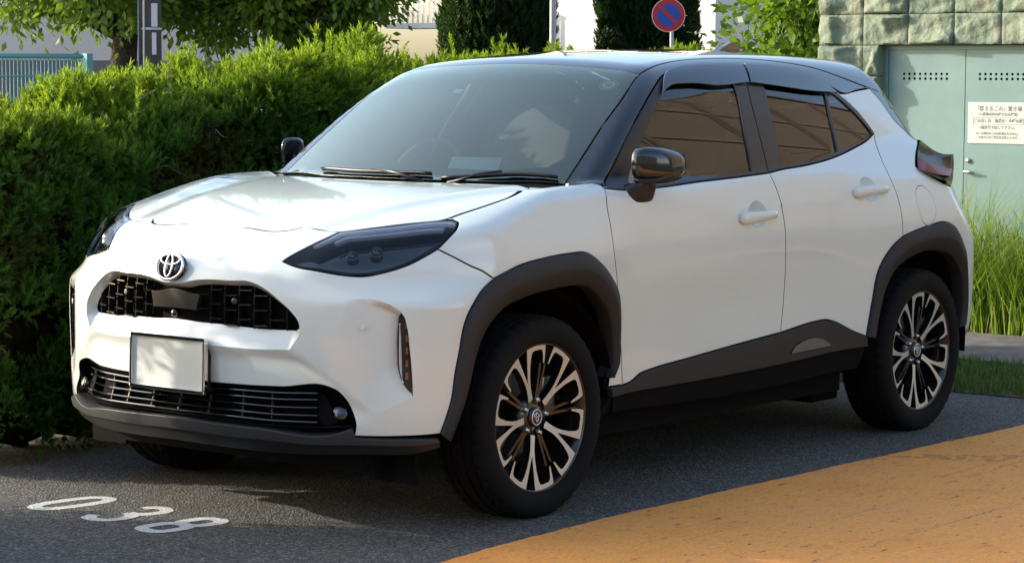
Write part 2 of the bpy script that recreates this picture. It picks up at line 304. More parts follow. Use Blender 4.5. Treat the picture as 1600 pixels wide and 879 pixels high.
 'wiper_a': ('Z', [(-0.3323,-0.4165),(-0.2934,-0.2084),(-0.2842,-0.0172),(-0.2898,0.1448)]),
 'wiper_b': ('Z', [(-0.2512,0.218),(-0.2987,0.3233),(-0.3481,0.4543),(-0.3902,0.6224)]),
 'sticker': ('Z', [(-0.8461,0.5037)]),
 'card': ('Z', [(-0.7397,-0.1126),(-0.7307,0.0322)]),
 'handle_f': ('T', [(-1.2152,0.3703),(-1.467,0.3741),(-1.35,0.4113),(-1.3428,0.3416)]),
 'handle_r': ('T', [(-2.075,0.4375),(-2.2736,0.4497),(-2.1772,0.4752),(-2.1413,0.4108)]),
 'fuel': ('T', [(-2.5043,0.3575),(-2.4241,0.4045),(-2.5684,0.3069)]),
 'visor_low_f': ('T', [(-0.9383,0.8594),(-1.0267,0.8918),(-1.1479,0.8981),(-1.3262,0.8872),(-1.5483,0.8997)]),
 'visor_low_r': ('T', [(-1.5575,0.8998),(-1.7787,0.8854),(-1.9765,0.8748),(-2.2046,0.8747)]),
 'plate_base': ('B', [(-0.0226,-0.0868)]),
 'emblem': ('B', [(-0.0367,0.3293)]),
 'sensor': ('B', [(0.8652,0.0967)]),
 'fendercheck': ('T', [(-0.6142,0.4241),(-0.9606,0.2361)]),
}

# ---------------------------------------------------------------- sheets cut out of the body surface
SC = {'B': .75, 'R': .75, 'T': .75, 'Z': 1.}
def met(kind, uv):
    uv = np.asarray(uv, float); m = uv.copy(); m[:, 1] *= SC[kind]
    if kind in 'BR': m[:, 0] *= SC[kind]
    return m
def unmet(kind, m):
    uv = np.asarray(m, float).copy(); uv[:, 1] /= SC[kind]
    if kind in 'BR': uv[:, 0] /= SC[kind]
    return uv
def smooth_loop(pts, ds, closed=True, corner=34, ks=None):
    """Hermite curve through pts, straight-ended at corners; pts in metres"""
    p = np.asarray(pts, float); n = len(p); out = []
    def tang(i, side):
        a, b, c = p[(i-1) % n], p[i], p[(i+1) % n]
        if not closed and i == 0: return (c-b)
        if not closed and i == n-1: return (b-a)
        d1, d2 = b-a, c-b; l1, l2 = np.linalg.norm(d1)+1e-9, np.linalg.norm(d2)+1e-9
        if np.dot(d1, d2)/(l1*l2) < math.cos(R(corner)): return None
        return (d1/l1*l2+d2/l2*l1)/(l1+l2)
    for i in range(n if closed else n-1):
        a, b = p[i], p[(i+1) % n]; L = np.linalg.norm(b-a)
        if L < 1e-6: continue
        ta, tb = tang(i, 1), tang((i+1) % n, -1); ch = (b-a)/L
        ta = ch if ta is None else ta/(np.linalg.norm(ta)+1e-9); tb = ch if tb is None else tb/(np.linalg.norm(tb)+1e-9)
        k = ks[i] if ks is not None else max(1, int(math.ceil(L/ds)))
        for j in range(k):
            t = j/k; h = (2*t**3-3*t*t+1, t**3-2*t*t+t, -2*t**3+3*t*t, t**3-t*t)
            out.append(h[0]*a+h[1]*L*ta+h[2]*b+h[3]*L*tb)
    if not closed: out.append(p[-1])
    return np.array(out)
def inside(pts, loop):
    x, y = pts[:, 0], pts[:, 1]; r = np.zeros(len(pts), bool); n = len(loop)
    for i in range(n):
        x1, y1 = loop[i]; x2, y2 = loop[(i+1) % n]
        if y1 == y2: continue
        c = ((y1 > y) != (y2 > y)) & (x < (x2-x1)*(y-y1)/(y2-y1)+x1); r ^= c
    return r
def area2(l): return .5*float(np.sum(l[:, 0]*np.roll(l[:, 1], -1)-np.roll(l[:, 0], -1)*l[:, 1]))
def place(kind, m, off=0., disp=None):
    uv = unmet(kind, m); P = to3(kind, uv); N = grad(P)
    o = off+(disp(uv) if disp is not None else 0.)
    return P+N*(np.asarray(o).reshape(-1, 1) if np.ndim(o) else o), N
def sheet(mb, kind, loops, off=0., depth=.012, spacing=.022, gap=.0020, disp=None, rims=None, rim_in=0., smooth=True, gaps=None):
    """loops: outer outline then holes, in surface coordinates. Fills the sheet and folds its edges inwards."""
    ms = []
    for i, l in enumerate(loops):
        m = smooth_loop(met(kind, l), spacing*.6) if smooth else met(kind, l)
        a = area2(m)
        if (i == 0) != (a > 0): m = m[::-1]
        ms.append(m)
    pts = []; edges = []; rings = []
    for i, m in enumerate(ms):
        t = np.roll(m, -1, 0)-np.roll(m, 1, 0); t /= np.linalg.norm(t, axis=1, keepdims=True)+1e-12
        inw = np.stack([-t[:, 1], t[:, 0]], 1)
        gp = gaps[i] if gaps is not None else gap
        rings.append((m, inw, gp)); c = m+inw*(gp+.0016)
        b = sum(len(q) for q in pts); pts.append(c); n = len(c)
        edges += [(b+k, b+(k+1) % n) for k in range(n)]
    B = np.concatenate(pts); nb = len(B)
    lo, hi = ms[0].min(0), ms[0].max(0)
    gx, gy = np.meshgrid(np.arange(lo[0]+spacing/2, hi[0], spacing), np.arange(lo[1]+spacing/2, hi[1], spacing))
    g = np.stack([gx.ravel(), gy.ravel()], 1)
    k = inside(g, pts[0])
    for h in pts[1:]: k &= ~inside(g, h)
    g = g[k]
    if len(g):
        dmin = np.full(len(g), 9.)
        for s in range(0, nb, 200): dmin = np.minimum(dmin, np.linalg.norm(g[:, None]-B[None, s:s+200], axis=2).min(1))
        g = g[dmin > spacing*.45]
    allp = np.concatenate([B, g]) if len(g) else B
    vs, _, fs, ov, _, _ = delaunay_2d_cdt([Vector(p) for p in allp], edges, [], 0, 1e-7)
    V = np.array([tuple(v) for v in vs]); F = [tuple(f) for f in fs if len(f) == 3]
    cen = np.array([V[list(f)].mean(0) for f in F])
    k = inside(cen, pts[0])
    for h in pts[1:]: k &= ~inside(cen, h)
    F = [f for f, q in zip(F, k) if q]
    P, N = place(kind, V, off, disp)
    bad = np.isnan(P[:, 0])
    if bad.any(): F = [f for f in F if not bad[list(f)].any()]; P[bad] = 0; N[bad] = (0, 0, 1)
    if F:
        f0 = np.array(F); fn = np.cross(P[f0[:, 1]]-P[f0[:, 0]], P[f0[:, 2]]-P[f0[:, 0]])
        if (np.einsum('ij,ij->i', fn, N[f0[:, 0]])).sum() < 0: F = [f[::-1] for f in F]
    if disp is not None and F:
        N = np.zeros_like(P); f0 = np.array(F); fn = np.cross(P[f0[:, 1]]-P[f0[:, 0]], P[f0[:, 2]]-P[f0[:, 0]])
        for j in range(3): np.add.at(N, f0[:, j], fn)
        N /= np.linalg.norm(N, axis=1, keepdims=True)+1e-12
    mb.add(P, F, N)
    for i, (m, inw, gap) in enumerate(rings):                      # folded edges
        dp = depth if rims is None or rims[i] is None else rims[i]
        if np.ndim(dp) == 0 and dp == 0: continue
        n = len(m)
        dpv = dp(unmet(kind, m)) if callable(dp) else np.full(n, float(dp))
        C, NC = place(kind, m+inw*(gap+.0016), off, disp)
        Bv, NB = place(kind, m+inw*(gap+.0004), off, disp)
        A, NA = place(kind, m+inw*(gap+rim_in), off, disp)
        Bv = Bv-NB*.0014; A = A-NA*dpv[:, None]
        side = Bv-C; side /= np.linalg.norm(side, axis=1, keepdims=True)+1e-12
        nn = NC+side; nn /= np.linalg.norm(nn, axis=1, keepdims=True)+1e-12
        so = np.cross(A-Bv, np.roll(Bv, -1, 0)-Bv); so /= np.linalg.norm(so, axis=1, keepdims=True)+1e-12
        flip = np.einsum('ij,ij->i', so, side) < 0; so[flip] *= -1
        if np.isnan(A).any() or np.isnan(Bv).any() or np.isnan(C).any(): A = np.nan_to_num(A); Bv = np.nan_to_num(Bv); C = np.nan_to_num(C)
        fs = []
        for r in range(2):
            for j in range(n):
                j2 = (j+1) % n; fs.append((r*n+j, (r+1)*n+j, (r+1)*n+j2, r*n+j2))
        rs = np.concatenate([C, Bv, A]); f0 = np.array(fs[n:n+1]); q = rs[f0[0]]
        # orient so that faces look away from the sheet
        if np.dot(np.cross(q[1]-q[0], q[2]-q[0]), side[0]+NC[0]*.2) < 0: fs = [f[::-1] for f in fs]
        fl = np.concatenate([NC, nn, so]); mb.add(rs, fs[:n], fl); mb.add(rs, fs[n:], fl, mi=1)
    return mb
def O(k): return np.array(OUT[k][1], float)
def full(half):
    """mirror a half outline that starts and ends on the centre line"""
    h = np.array(half, float); h[0, 0] = h[-1, 0] = 0.
    m = h[::-1].copy(); m[:, 0] *= -1
    return np.concatenate([h, m[1:-1]])
def fullZ(half):
    h = np.array(half, float); h[0, 1] = h[-1, 1] = 0.
    m = h[::-1].copy(); m[:, 1] *= -1
    return np.concatenate([h, m[1:-1]])
def mir(l):
    l = np.array(l, float).copy(); l[:, 0] *= -1; return l
def conv(a, b, uv): return to2(b, to3(a, np.asarray(uv, float)))
def both(mb, name, material, parent, **kw):
    a = mb.build(name, material, parent, **kw); b = mb.mirror().build(name, material, parent, **kw); return a, b

SEAMS = MB()
def seam_back(kind, loop, half=.012, off=-.0135):
    m = smooth_loop(met(kind, loop), .02); a = area2(m)
    t = np.roll(m, -1, 0)-np.roll(m, 1, 0); t /= np.linalg.norm(t, axis=1, keepdims=True)+1e-12; nn = np.stack([-t[:, 1], t[:, 0]], 1)
    A, _ = place(kind, m+nn*half, off); B_, _ = place(kind, m-nn*half, off); n = len(m)
    ok = ~(np.isnan(A[:, 0]) | np.isnan(B_[:, 0])); A = np.nan_to_num(A); B_ = np.nan_to_num(B_)
    fs = [(i, n+i, n+(i+1) % n, (i+1) % n) for i in range(n) if ok[i] and ok[(i+1) % n]]
    SEAMS.add(np.concatenate([A, B_]), fs)

# ---------------------------------------------------------------- car materials
def _paint():
    m = mat('pearl_paint', (.745, .80, .745), .28, 0, 1., .055)
    N, Lk, b = nodes(m); tc = N.new('ShaderNodeTexCoord'); nz = N.new('ShaderNodeTexNoise'); nz.inputs['Scale'].default_value = 900
    mp = N.new('ShaderNodeMapRange'); mp.inputs['To Min'].default_value = .22; mp.inputs['To Max'].default_value = .36
    Lk.new(tc.outputs['Object'], nz.inputs['Vector']); Lk.new(nz.outputs['Fac'], mp.inputs['Value']); Lk.new(mp.outputs[0], b.inputs['Roughness'])
    nz2 = N.new('ShaderNodeTexNoise'); nz2.inputs['Scale'].default_value = 3.; bp = N.new('ShaderNodeBump'); bp.inputs['Strength'].default_value = .015; bp.inputs['Distance'].default_value = .01
    Lk.new(tc.outputs['Object'], nz2.inputs['Vector']); Lk.new(nz2.outputs['Fac'], bp.inputs['Height']); Lk.new(bp.outputs['Normal'], b.inputs['Coat Normal'])
    b.inputs['Specular IOR Level'].default_value = .5
_paint()
mat('black_gloss', (.006, .0065, .008), .12, 0, 1., .015)
mat('grille_black', (.008, .008, .009), .22, spec=.3); mat('black_satin', (.012, .012, .013), .35)
m = mat('cladding', (.013, .0145, .017), .6); bump(m, 900, .25, .002)
m = mat('cladding_grey', (.036, .037, .039), .4); bump(m, 900, .15, .002)
mat('insert_grey', (.12, .12, .115), .5); mat('void_black', (.006, .006, .006), .9, spec=.1)
m = mat('rubber', (.0045, .0045, .005), .85, spec=.25); bump(m, 420, .2, .002)
mat('seal', (.012, .012, .012), .55)
mat('chrome', (.82, .83, .84), .07, 1.)
mat('dark_chrome', (.10, .10, .11), .22, 1.)
m = mat('machined_alloy', (.69, .735, .75), .34, .72); bump(m, 300, .03, .001)
mat('wheel_black', (.010, .010, .011), .25, 0, .7, .05)
mat('brake_steel', (.28, .27, .26), .4, 1.)
mat('plate_white', (.66, .68, .63), .45)
mat('lamp_glint_white', (.86, .88, .90), .2, 0, .3)
mat('sky_glint_grey', (.42, .44, .52), .15, 0, .5); mat('lamp_amber', (.55, .19, .02), .2, 0, .5)  # lavender grey stands for sky reflected in the headlamp lens
mat('lamp_red', (.20, .005, .008), .14, 0, 0, spec=.18)
mat('lens_smoke', (.010, .006, .006), .12, 0, 0, .1, spec=.22); mat('lens_dark', (.02, .022, .028), .06, 0, 1.)
mat('seat_cloth', (.22, .215, .20), .9); mat('seat_cover', (.55, .57, .53), .9)
mat('dash', (.035, .036, .038), .65); mat('card_paper', (.75, .76, .72), .8)
mat('sticker_red', (.62, .12, .05), .6); mat('sticker_green', (.12, .40, .28), .6); mat('sticker_white', (.8, .8, .78), .6)
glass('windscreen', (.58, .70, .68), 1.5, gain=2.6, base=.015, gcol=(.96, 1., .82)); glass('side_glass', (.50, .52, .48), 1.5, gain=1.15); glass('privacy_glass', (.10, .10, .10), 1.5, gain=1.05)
glass('lens_clear', (.86, .88, .90), 1.5, gain=.85, base=0.); glass('visor_smoke', (.16, .155, .15), 1.55)

# ---------------------------------------------------------------- the car
car = empty('car'); tag(car, 'white crossover car with black roof and dark wheel-arch cladding parked beside the hedge', 'car')

# bumper skin with grille opening and hollows for the slit lamps
sl = O('scallop'); sl_r = O('slit')
_out = sl[:6]; _in = sl[8:13]
def _interp(c, phi):
    o = np.argsort(c[:, 1]); return np.interp(phi, c[o, 1], c[o, 0])
_top = np.concatenate([sl[12:], sl[:1]]); _bot = sl[5:9]
def scallop_disp(uv):
    u = np.abs(uv[:, 0]); ph = uv[:, 1]
    to_, ti_ = _interp(_out, ph), _interp(_in, ph)
    t = np.clip((u-ti_)/np.maximum(to_-ti_, 1e-3), 0, 1)
    o = np.argsort(_top[:, 0]); ft = np.interp(u, _top[o, 0], _top[o, 1]); o = np.argsort(_bot[:, 0]); fb = np.interp(u, _bot[o, 0], _bot[o, 1])
    return -.036*t**1.3*sstep(0, .022, ft-ph)*np.clip((ph-fb)/.125, 0, 1)
go, gi = full(O('grille_out')), full(O('grille_in'))
bumper = MB()
fas = full(O('fascia'))
sheet(bumper, 'B', [fas, go, sl, mir(sl)], rims=[.012, 0, lambda uv: -scallop_disp(uv)+.004, lambda uv: -scallop_disp(uv)+.004], spacing=.014, gaps=[.0014, -.0016, -.0016, -.0016])
for l in (sl, mir(sl)): sheet(bumper, 'B', [l], disp=scallop_disp, depth=0, spacing=.0075, gap=-.0016)
def strip(mb, kind, la, lb, oa, ob, rows=4, closed=True, curve=1., ds=.012):
    """loft between two outlines of equal point count at two depths"""
    ma, mb_ = met(kind, la), met(kind, lb); n = len(ma)
    ks = [max(1, int(math.ceil(np.linalg.norm(ma[(i+1) % n]-ma[i])/ds))) for i in range(n)]
    A = smooth_loop(ma, ds, closed, ks=ks); Bq = smooth_loop(mb_, ds, closed, ks=ks)
    A, Bq = np.array(A), np.array(Bq); vs = []; N = len(A)
    for r in range(rows+1):
        t = r/rows; P, Nn = place(kind, A+(Bq-A)*t, oa+(ob-oa)*t**curve); vs.append(P)
    fs = []
    for r in range(rows):
        for j in range(N if closed else N-1):
            j2 = (j+1) % N; fs.append((r*N+j, (r+1)*N+j, (r+1)*N+j2, r*N+j2))
    V = np.concatenate(vs); q = V[list(fs[0])]; Pn, Nn = place(kind, A[:1]); nrm = np.cross(q[1]-q[0], q[2]-q[0])
    if np.dot(nrm, Nn[0]) < 0: fs = [f[::-1] for f in fs]
    mb.add(V, fs)
skin = bumper.build('bumper', ['pearl_paint', 'void_black'], car)
chm = MB(); strip(chm, 'B', go, gi, .0, -.034); chm.build('grille_surround', 'pearl_paint', skin, recalc=False)

# upper grille
gr = MB(); sheet(gr, 'B', [gi], off=-.060, depth=0, spacing=.03, gap=-.004)
grille = gr.build('grille', 'void_black', car)
rim = MB(); strip(rim, 'B', gi, gi, -.034, -.062, rows=2); rim.build('frame', 'black_gloss', grille)
gm = met('B', gi); gphi0, gphi1 = gi[:, 1].min(), gi[:, 1].max()
def in_grille(u, p, pad=.0): return inside(np.array([[u, p]]), gi)[0]
def bar_on(name, uv0, uv1, off, half_w, half_d, matn, parent, n=2, kind='B'):
    """a small bar lying on the body surface from uv0 to uv1"""
    mbx = MB(); t = np.linspace(0, 1, n)[:, None]; uv = np.array(uv0)*(1-t)+np.array(uv1)*t
    P = to3(kind, uv); Nn = grad(P); P = P+Nn*off
    T = P[-1]-P[0]; T /= np.linalg.norm(T); vs = []
    for p, nn in zip(P, Nn):
        s = np.cross(T, nn); s /= np.linalg.norm(s)
        vs += [p+s*half_w-nn*half_d, p+s*half_w+nn*half_d*.6, p+s*half_w*.4+nn*half_d, p-s*half_w*.4+nn*half_d, p-s*half_w+nn*half_d*.6, p-s*half_w-nn*half_d]
    fs = [(i*6+k, i*6+(k+1) % 6, (i+1)*6+(k+1) % 6, (i+1)*6+k) for i in range(n-1) for k in range(6)]+[tuple(range(6)), tuple((n-1)*6+k for k in range(5, -1, -1))]
    mbx.add(vs, fs); return mbx.build(name, matn, parent, smooth=False, recalc=True)
cp = O('camera_panel'); cp_u = cp[:, 0].max()
pitch_u, pitch_p = .0735, .0600
for side in (1, -1):
    for i in range(1, 9):
        u = side*(.012+i*pitch_u-.03)
        ps = [p for p in np.linspace(gphi0, gphi1, 90) if in_grille(u, p)]
        if len(ps) < 6 or abs(u) < cp_u*.9: continue
        bar_on('fin', (u, ps[0]-.003), (u, ps[-1]+.003), -.044, .0014, .014, 'black_satin', grille, 5)
    for i in range(0, 9):
        for j in range(0, 4):
            u0 = side*(.012+i*pitch_u-.03); u1 = u0+side*pitch_u; um = (u0+u1)/2
            p = gphi0+.018+j*pitch_p+(.022 if i % 2 else 0.)
            if abs(um) < cp_u*.95: continue
            if not (in_grille(um, p) and in_grille(um+side*pitch_u*.25, p)): continue
            e = u1 if in_grille(u1, p) else um+side*pitch_u*.3
            s0 = u0 if in_grille(u0, p) else um-side*pitch_u*.3
            bar_on('slat', (s0+side*.006, p), (e-side*.006, p), -.031, .0034, .010, 'grille_black', grille, 3)
cpf = full(cp); cpm = MB(); sheet(cpm, 'B', [cpf], off=-.020, depth=.02, spacing=.02); cpm.build('sensor_panel', 'black_satin', grille)
def disc_on(name, uv, off, rad, thick, matn, parent, kind='B', n=20, dome=0.):
    P = to3(kind, np.array([uv])); Nn = grad(P)[0]; c = Vector(P[0])+Vector(Nn)*off
    q = Vector(Nn).to_track_quat('Y', 'Z').to_matrix()
    mb_ = MB(); mb_.lathe([(1e-4, dome+thick), (rad*.5, thick+dome*.75), (rad*.88, thick+dome*.15), (rad, thick*.7), (rad, -thick)], n)
    mb_.v = [tuple(c+q @ Vector(v)) for v in mb_.v]
    return mb_.build(name, matn, parent, recalc=True)
disc_on('parking_sensor', (.335, gphi0+.115), -.026, .011, .006, 'black_satin', grille); disc_on('parking_sensor', (-.335, gphi0+.115), -.026, .011, .006, 'black_satin', grille)
disc_on('front_camera', (0, gphi0+.052), -.030, .013, .010, 'black_gloss', grille, dome=.006)
for s in (1, -1): disc_on('parking_sensor', (s*O('sensor')[0][0], O('sensor')[0][1]), -.0004, .0095, .0008, 'pearl_paint', skin)

# emblem: ring and two crossed loops
def ellipse_tube(name, cy, cz, ry, rz, r0, parent, x0=0., matn='chrome', flat=.8, n=40):
    b = MB(); vs = []; k = 8
    for i in range(n):
        t = 2*math.pi*i/n; c = Vector((x0, cy+ry*math.cos(t), cz+rz*math.sin(t))); nr = Vector((0, math.cos(t)/ry, math.sin(t)/rz)).normalized()
        w = r0 if not hasattr(r0, '__call__') else r0(t)
        for j in range(k):
            a = 2*math.pi*j/k; vs.append(c+nr*w*math.cos(a)+Vector((1, 0, 0))*w*flat*math.sin(a))
    b.add(vs, [(i*k+j, i*k+(j+1) % k, ((i+1) % n)*k+(j+1) % k, ((i+1) % n)*k+j) for i in range(n) for j in range(k)])
    return b.build(name, matn, parent, recalc=True)
bk = MB(); bk.lathe([(1e-4, .004), (.9, .003), (1., -.012)], 40, axis='x'); bk.v = [(x, y*.060, z*.046) for x, y, z in bk.v]
em = bk.build('emblem', 'dark_chrome', car, recalc=True, loc=(.838, 0, .829)); em.rotation_euler = (0, R(-17), 0)
ellipse_tube('ring', 0, 0, .0585, .0450, lambda t: .0052, em, .006)
ellipse_tube('loop', 0, .020, .042, .0165, lambda t: .0036+.0012*abs(math.sin(t)), em, .008)
ellipse_tube('loop', 0, .0005, .0155, .037, lambda t: .0030+.0016*abs(math.cos(t)), em, .009)

# lower intake
ik = full(O('intake'))
it = MB(); sheet(it, 'B', [ik], off=-.055, depth=0, spacing=.03, gap=-.003); intake = it.build('lower_intake', 'void_black', car)
rim = MB(); strip(rim, 'B', ik, ik, -.002, -.058, rows=2); rim.build('frame', 'black_satin', intake)
pu, pl = ik[:, 1].max(), ik[:, 1].min(); fogu = O('fog_lamp')[0]
_h = O('intake'); _low = _h[9:]; _upp = _h[:5]
def edge_phi(c, u): o = np.argsort(c[:, 0]); return np.interp(abs(u), c[o, 0], c[o, 1])
for k in range(5):
    f = .12+.175*k; pts = []
    for u in np.linspace(-.70, .70, 47):
        a, b = edge_phi(_low, u), edge_phi(_upp, u); pts.append((u, a+(b-a)*f))
    P = to3('B', np.array(pts)); Nn = grad(P); P = P-Nn*.020; mb_ = MB(); vs = []
    for p, nn in zip(P, Nn):
        up = np.array([0, 0, 1.])
        vs += [p+nn*.012-up*.0028, p+nn*.014, p+nn*.012+up*.0028, p-nn*.014+up*.004, p-nn*.014-up*.004]
    n = len(P); mb_.add(vs, [(i*5+j, i*5+(j+1) % 5, (i+1)*5+(j+1) % 5, (i+1)*5+j) for i in range(n-1) for j in range(5)]+[tuple(range(5)), tuple((n-1)*5+j for j in range(4, -1, -1))])
    mb_.build('slat', 'black_gloss', intake, smooth=False, recalc=True)
for u in (-.50, -.36, -.18, 0, .18, .36, .50):
    bar_on('rib', (u, edge_phi(_low, u)+.01), (u, edge_phi(_upp, u)-.005), -.040, .004, .014, 'black_satin', intake, 3)
for s in (1, -1):
    hs = MB(); l = np.array([(.70, .02), (.695, .35), (.70, .80), (.72, .8), (.775, .35), (.775, .1), (.74, .02)])
    poly = np.array([(s*a, edge_phi(_low, a)+(edge_phi(_upp, min(a, .70))-edge_phi(_low, a))*b) for a, b in l])
    sheet(hs, 'B', [poly], off=-.026, depth=.03, spacing=.02); hso = hs.build('fog_housing', 'void_black', intake)
    disc_on('fog_lens', (s*fogu[0], fogu[1]), -.020, .022, .008, 'dark_chrome', hso, dome=.004)
    disc_on('fog_glass', (s*fogu[0], fogu[1]), -.010, .025, .004, 'lens_clear', hso, dome=.006)
# lower lip
lp = O('lip'); lmid = O('lip_mid')
lo_ = np.concatenate([lp[:10], lmid[::-1]]); lip = MB(); sheet(lip, 'B', [full(lo_)], off=.010, depth=.05, spacing=.02, rim_in=.002); lipo = lip.build('lower_lip', 'cladding_grey', car)
lo_ = np.concatenate([lmid, lp[10:]]); b = MB(); sheet(b, 'B', [full(lo_)], off=-.004, depth=.03, spacing=.02); b.build('lip_shaded_face', 'black_satin', lipo)  # lower face of the lip, its shade put into a black colour

# slit lamps
for s in (1, -1):
    l = sl_r.copy(); l[:, 0] *= s; sm = MB(); cen = l.mean(0)
    dd = lambda uv: scallop_disp(uv)*.55+.001
    sheet(sm, 'B', [l], disp=dd, depth=.02, spacing=.008); slo = sm.build('slit_lamp', 'black_satin', car)
    l2 = cen+(l-cen)*np.array([.30, .74]); l2[:, 0] -= s*.012
    q = MB(); sheet(q, 'B', [l2], disp=lambda uv: dd(uv)+.006, depth=.006, spacing=.006); q.build('light_bar', 'lamp_glint_white', slo)
    for k in range(5):
        a, b = -.34+k*.15, -.34+k*.15+.12; hh = l[:, 1].max()-l[:, 1].min(); ww = l[:, 0].max()-l[:, 0].min()
        c = (cen[0]+s*ww*.16, cen[1]+hh*(a+b)/2-.006)
        r = np.array([(c[0]-ww*.13, c[1]-hh*.052), (c[0]+ww*.13, c[1]-hh*.052), (c[0]+ww*.13, c[1]+hh*.052), (c[0]-ww*.13, c[1]+hh*.052)])
        q = MB(); sheet(q, 'B', [r], disp=lambda uv: dd(uv)+.003, depth=.003, spacing=.006); q.build('indicator', 'lamp_amber', slo)
    q = MB(); sheet(q, 'B', [cen+(l-cen)*np.array([.93, .96])], disp=lambda uv: dd(uv)+.011, depth=0, spacing=.008); q.build('lens', 'lens_clear', slo)

# headlamps
hl = O('headlamp')
for s in (1, -1):
    l = hl.copy(); l[:, 0] *= s; c = l.mean(0)
    hb = MB(); sheet(hb, 'B', [l], off=-.050, depth=0, spacing=.02, gap=-.002); lamp = hb.build('headlamp', 'black_gloss', car)
    w = MB(); strip(w, 'B', l, l, -.001, -.052, rows=2); w.build('housing', 'black_gloss', lamp, recalc=True)
    q = MB(); sheet(q, 'B', [l], off=.0, depth=.004, spacing=.014, gap=.0015); q.build('lens', 'lens_clear', lamp)
    edge = hl[[18, 19, 0, 1, 2, 3, 4, 5]]                    # upper edge: running light and sky reflection coloured into two pale strips
    for f0, f1, o_, nm in ((np.array([.03, .05]), np.array([.09, .20]), -.002, 'sky_drl_strip'), (np.array([.13, .27]), np.array([.20, .46]), -.009, 'sky_drl_band')):
        ee = edge if nm == 'sky_drl_strip' else edge[1:-1]
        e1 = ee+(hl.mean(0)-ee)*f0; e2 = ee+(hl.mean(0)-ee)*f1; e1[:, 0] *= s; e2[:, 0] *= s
        ob = MB(); sheet(ob, 'B', [np.concatenate([e1, e2[::-1]])], off=o_, depth=.012, spacing=.012); ob.build(nm, 'lamp_glint_white' if nm == 'sky_drl_strip' else 'sky_glint_grey', lamp)
    low = hl[[16, 15, 14, 13, 12, 11, 10, 9]]; f1 = low+(hl.mean(0)-low)*.08; f2 = low+(hl.mean(0)-low)*.30; f1[:, 0] *= s; f2[:, 0] *= s
    ob = MB(); sheet(ob, 'B', [np.concatenate([f1, f2[::-1]])], off=-.022, depth=.012, spacing=.014); ob.build('lower_trim', 'lens_dark', lamp)
    for t, rr in ((.40, .015), (.54, .017)):
        u = hl[16, 0]+(hl[6, 0]-hl[16, 0])*t; p = c[1]-.012+.045*(t-.4)
        disc_on('projector', (s*u, p), -.044, rr, .014, 'lens_dark', lamp, dome=.008)
        P = to3('B', np.array([[s*u, p]])); Nn = Vector(grad(P)[0]); rg = MB(); rg.lathe([(rr+.004, .010), (rr+.001, .018), (rr, .008)], 20); qq = Nn.to_track_quat('Y', 'Z').to_matrix()
        rg.v = [tuple(Vector(P[0])-Nn*.044+qq @ Vector(v)) for v in rg.v]; rg.build('bezel', 'dark_chrome', lamp, recalc=True)

# bonnet, wings, doors, quarters
b = MB(); sheet(b, 'Z', [fullZ(O('hood'))], off=-.016, spacing=.05, depth=0, gap=-.02); b.build('bonnet_liner', 'void_black', car)
PB = ['pearl_paint', 'void_black']  # gap walls black: shade inside the panel gaps put into the colour
hd = MB(); sheet(hd, 'Z', [fullZ(O('hood'))], spacing=.022, depth=.014, gap=.0052); hd.build('bonnet', PB, car)
zz = lambda x, z: to2('T', cast(np.array([[x, 1.2, z]]), np.array([[0, -1., 0]]), 1.2, out=False))[0]
def ell(cx, cz, rx, rz, n=28, a=0.): return np.array([zz(cx+rx*math.cos(2*math.pi*k/n)+a*rz*math.sin(2*math.pi*k/n), cz+rz*math.sin(2*math.pi*k/n)) for k in range(n)])
CUPS = {'front_door': (-1.318, .938, .062, .050), 'rear_door': (-2.142, 1.004, .060, .048)}
for nm, key in (('wing', 'fender'), ('front_door', 'front_door'), ('rear_door', 'rear_door')):
    b = MB(); loops = [O(key)]
    if key in CUPS: loops.append(ell(*CUPS[key]))
    sheet(b, 'T', loops, spacing=.022, depth=.014, rims=[.014, 0], gaps=[.0020, -.0016])
    if key in CUPS:
        cx, cz, rx, rz = CUPS[key]
        def cup(uv):
            P = to3('T', uv); q = ((P[:, 0]-cx)/rx)**2+((P[:, 2]-cz)/rz)**2
            return -.024*np.clip(1-q, 0, 1)**.8
        sheet(b, 'T', [ell(cx, cz, rx, rz)], disp=cup, depth=0, spacing=.010, gap=-.0016)
    if nm == 'wing': both(b, 'front_wing', PB, car)
    elif nm == 'front_door': door_f = both(b, 'front_door', PB, car)
    else: door_r = both(b, 'rear_door', PB, car)
XQ = -2.99
cpl = O('cpillar'); qs = conv('T', 'T', O('rear_door'))
rd = O('rear_door'); nbelt = 7
i_belt_end = nbelt-1; qline = rd[i_belt_end:i_belt_end+6]      # rear edge of the rear door, top to arch
ao = O('arch_r_out')[4:]
rear_edge = [zz(XQ, z) for z in (.97, .90, .80, .70, .60, .50, .44)]
ql = [tuple(a) for a in cpl[:7]]+[zz(-2.66, 1.13), zz(-2.59, 1.08), zz(-2.68, 1.035), zz(-2.78, .998)]+rear_edge+[zz(-2.93, .42), zz(-2.915, .55), zz(-2.895, .66)]+[tuple(a) for a in ao[::-1]]
ql += [tuple(a) for a in qline[::-1][1:]]+[tuple(a) for a in O('glass_q')[:5][::-1][1:4]+np.array([-.022, .012])]
fuel = ell(-2.545, .925, .074, .080)
b = MB(); sheet(b, 'T', [np.array(ql), fuel], spacing=.022, depth=.014, gaps=[.002, .0004]); quarter = b.build('quarter_panel', PB, car)
b = MB(); sheet(b, 'T', [fuel], spacing=.02, depth=.014, gap=.0004); b.build('fuel_flap', PB, quarter)
b = MB(); sheet(b, 'T', [np.array(ql)], spacing=.022, depth=.014); b.mirror().build('quarter_panel', PB, car)

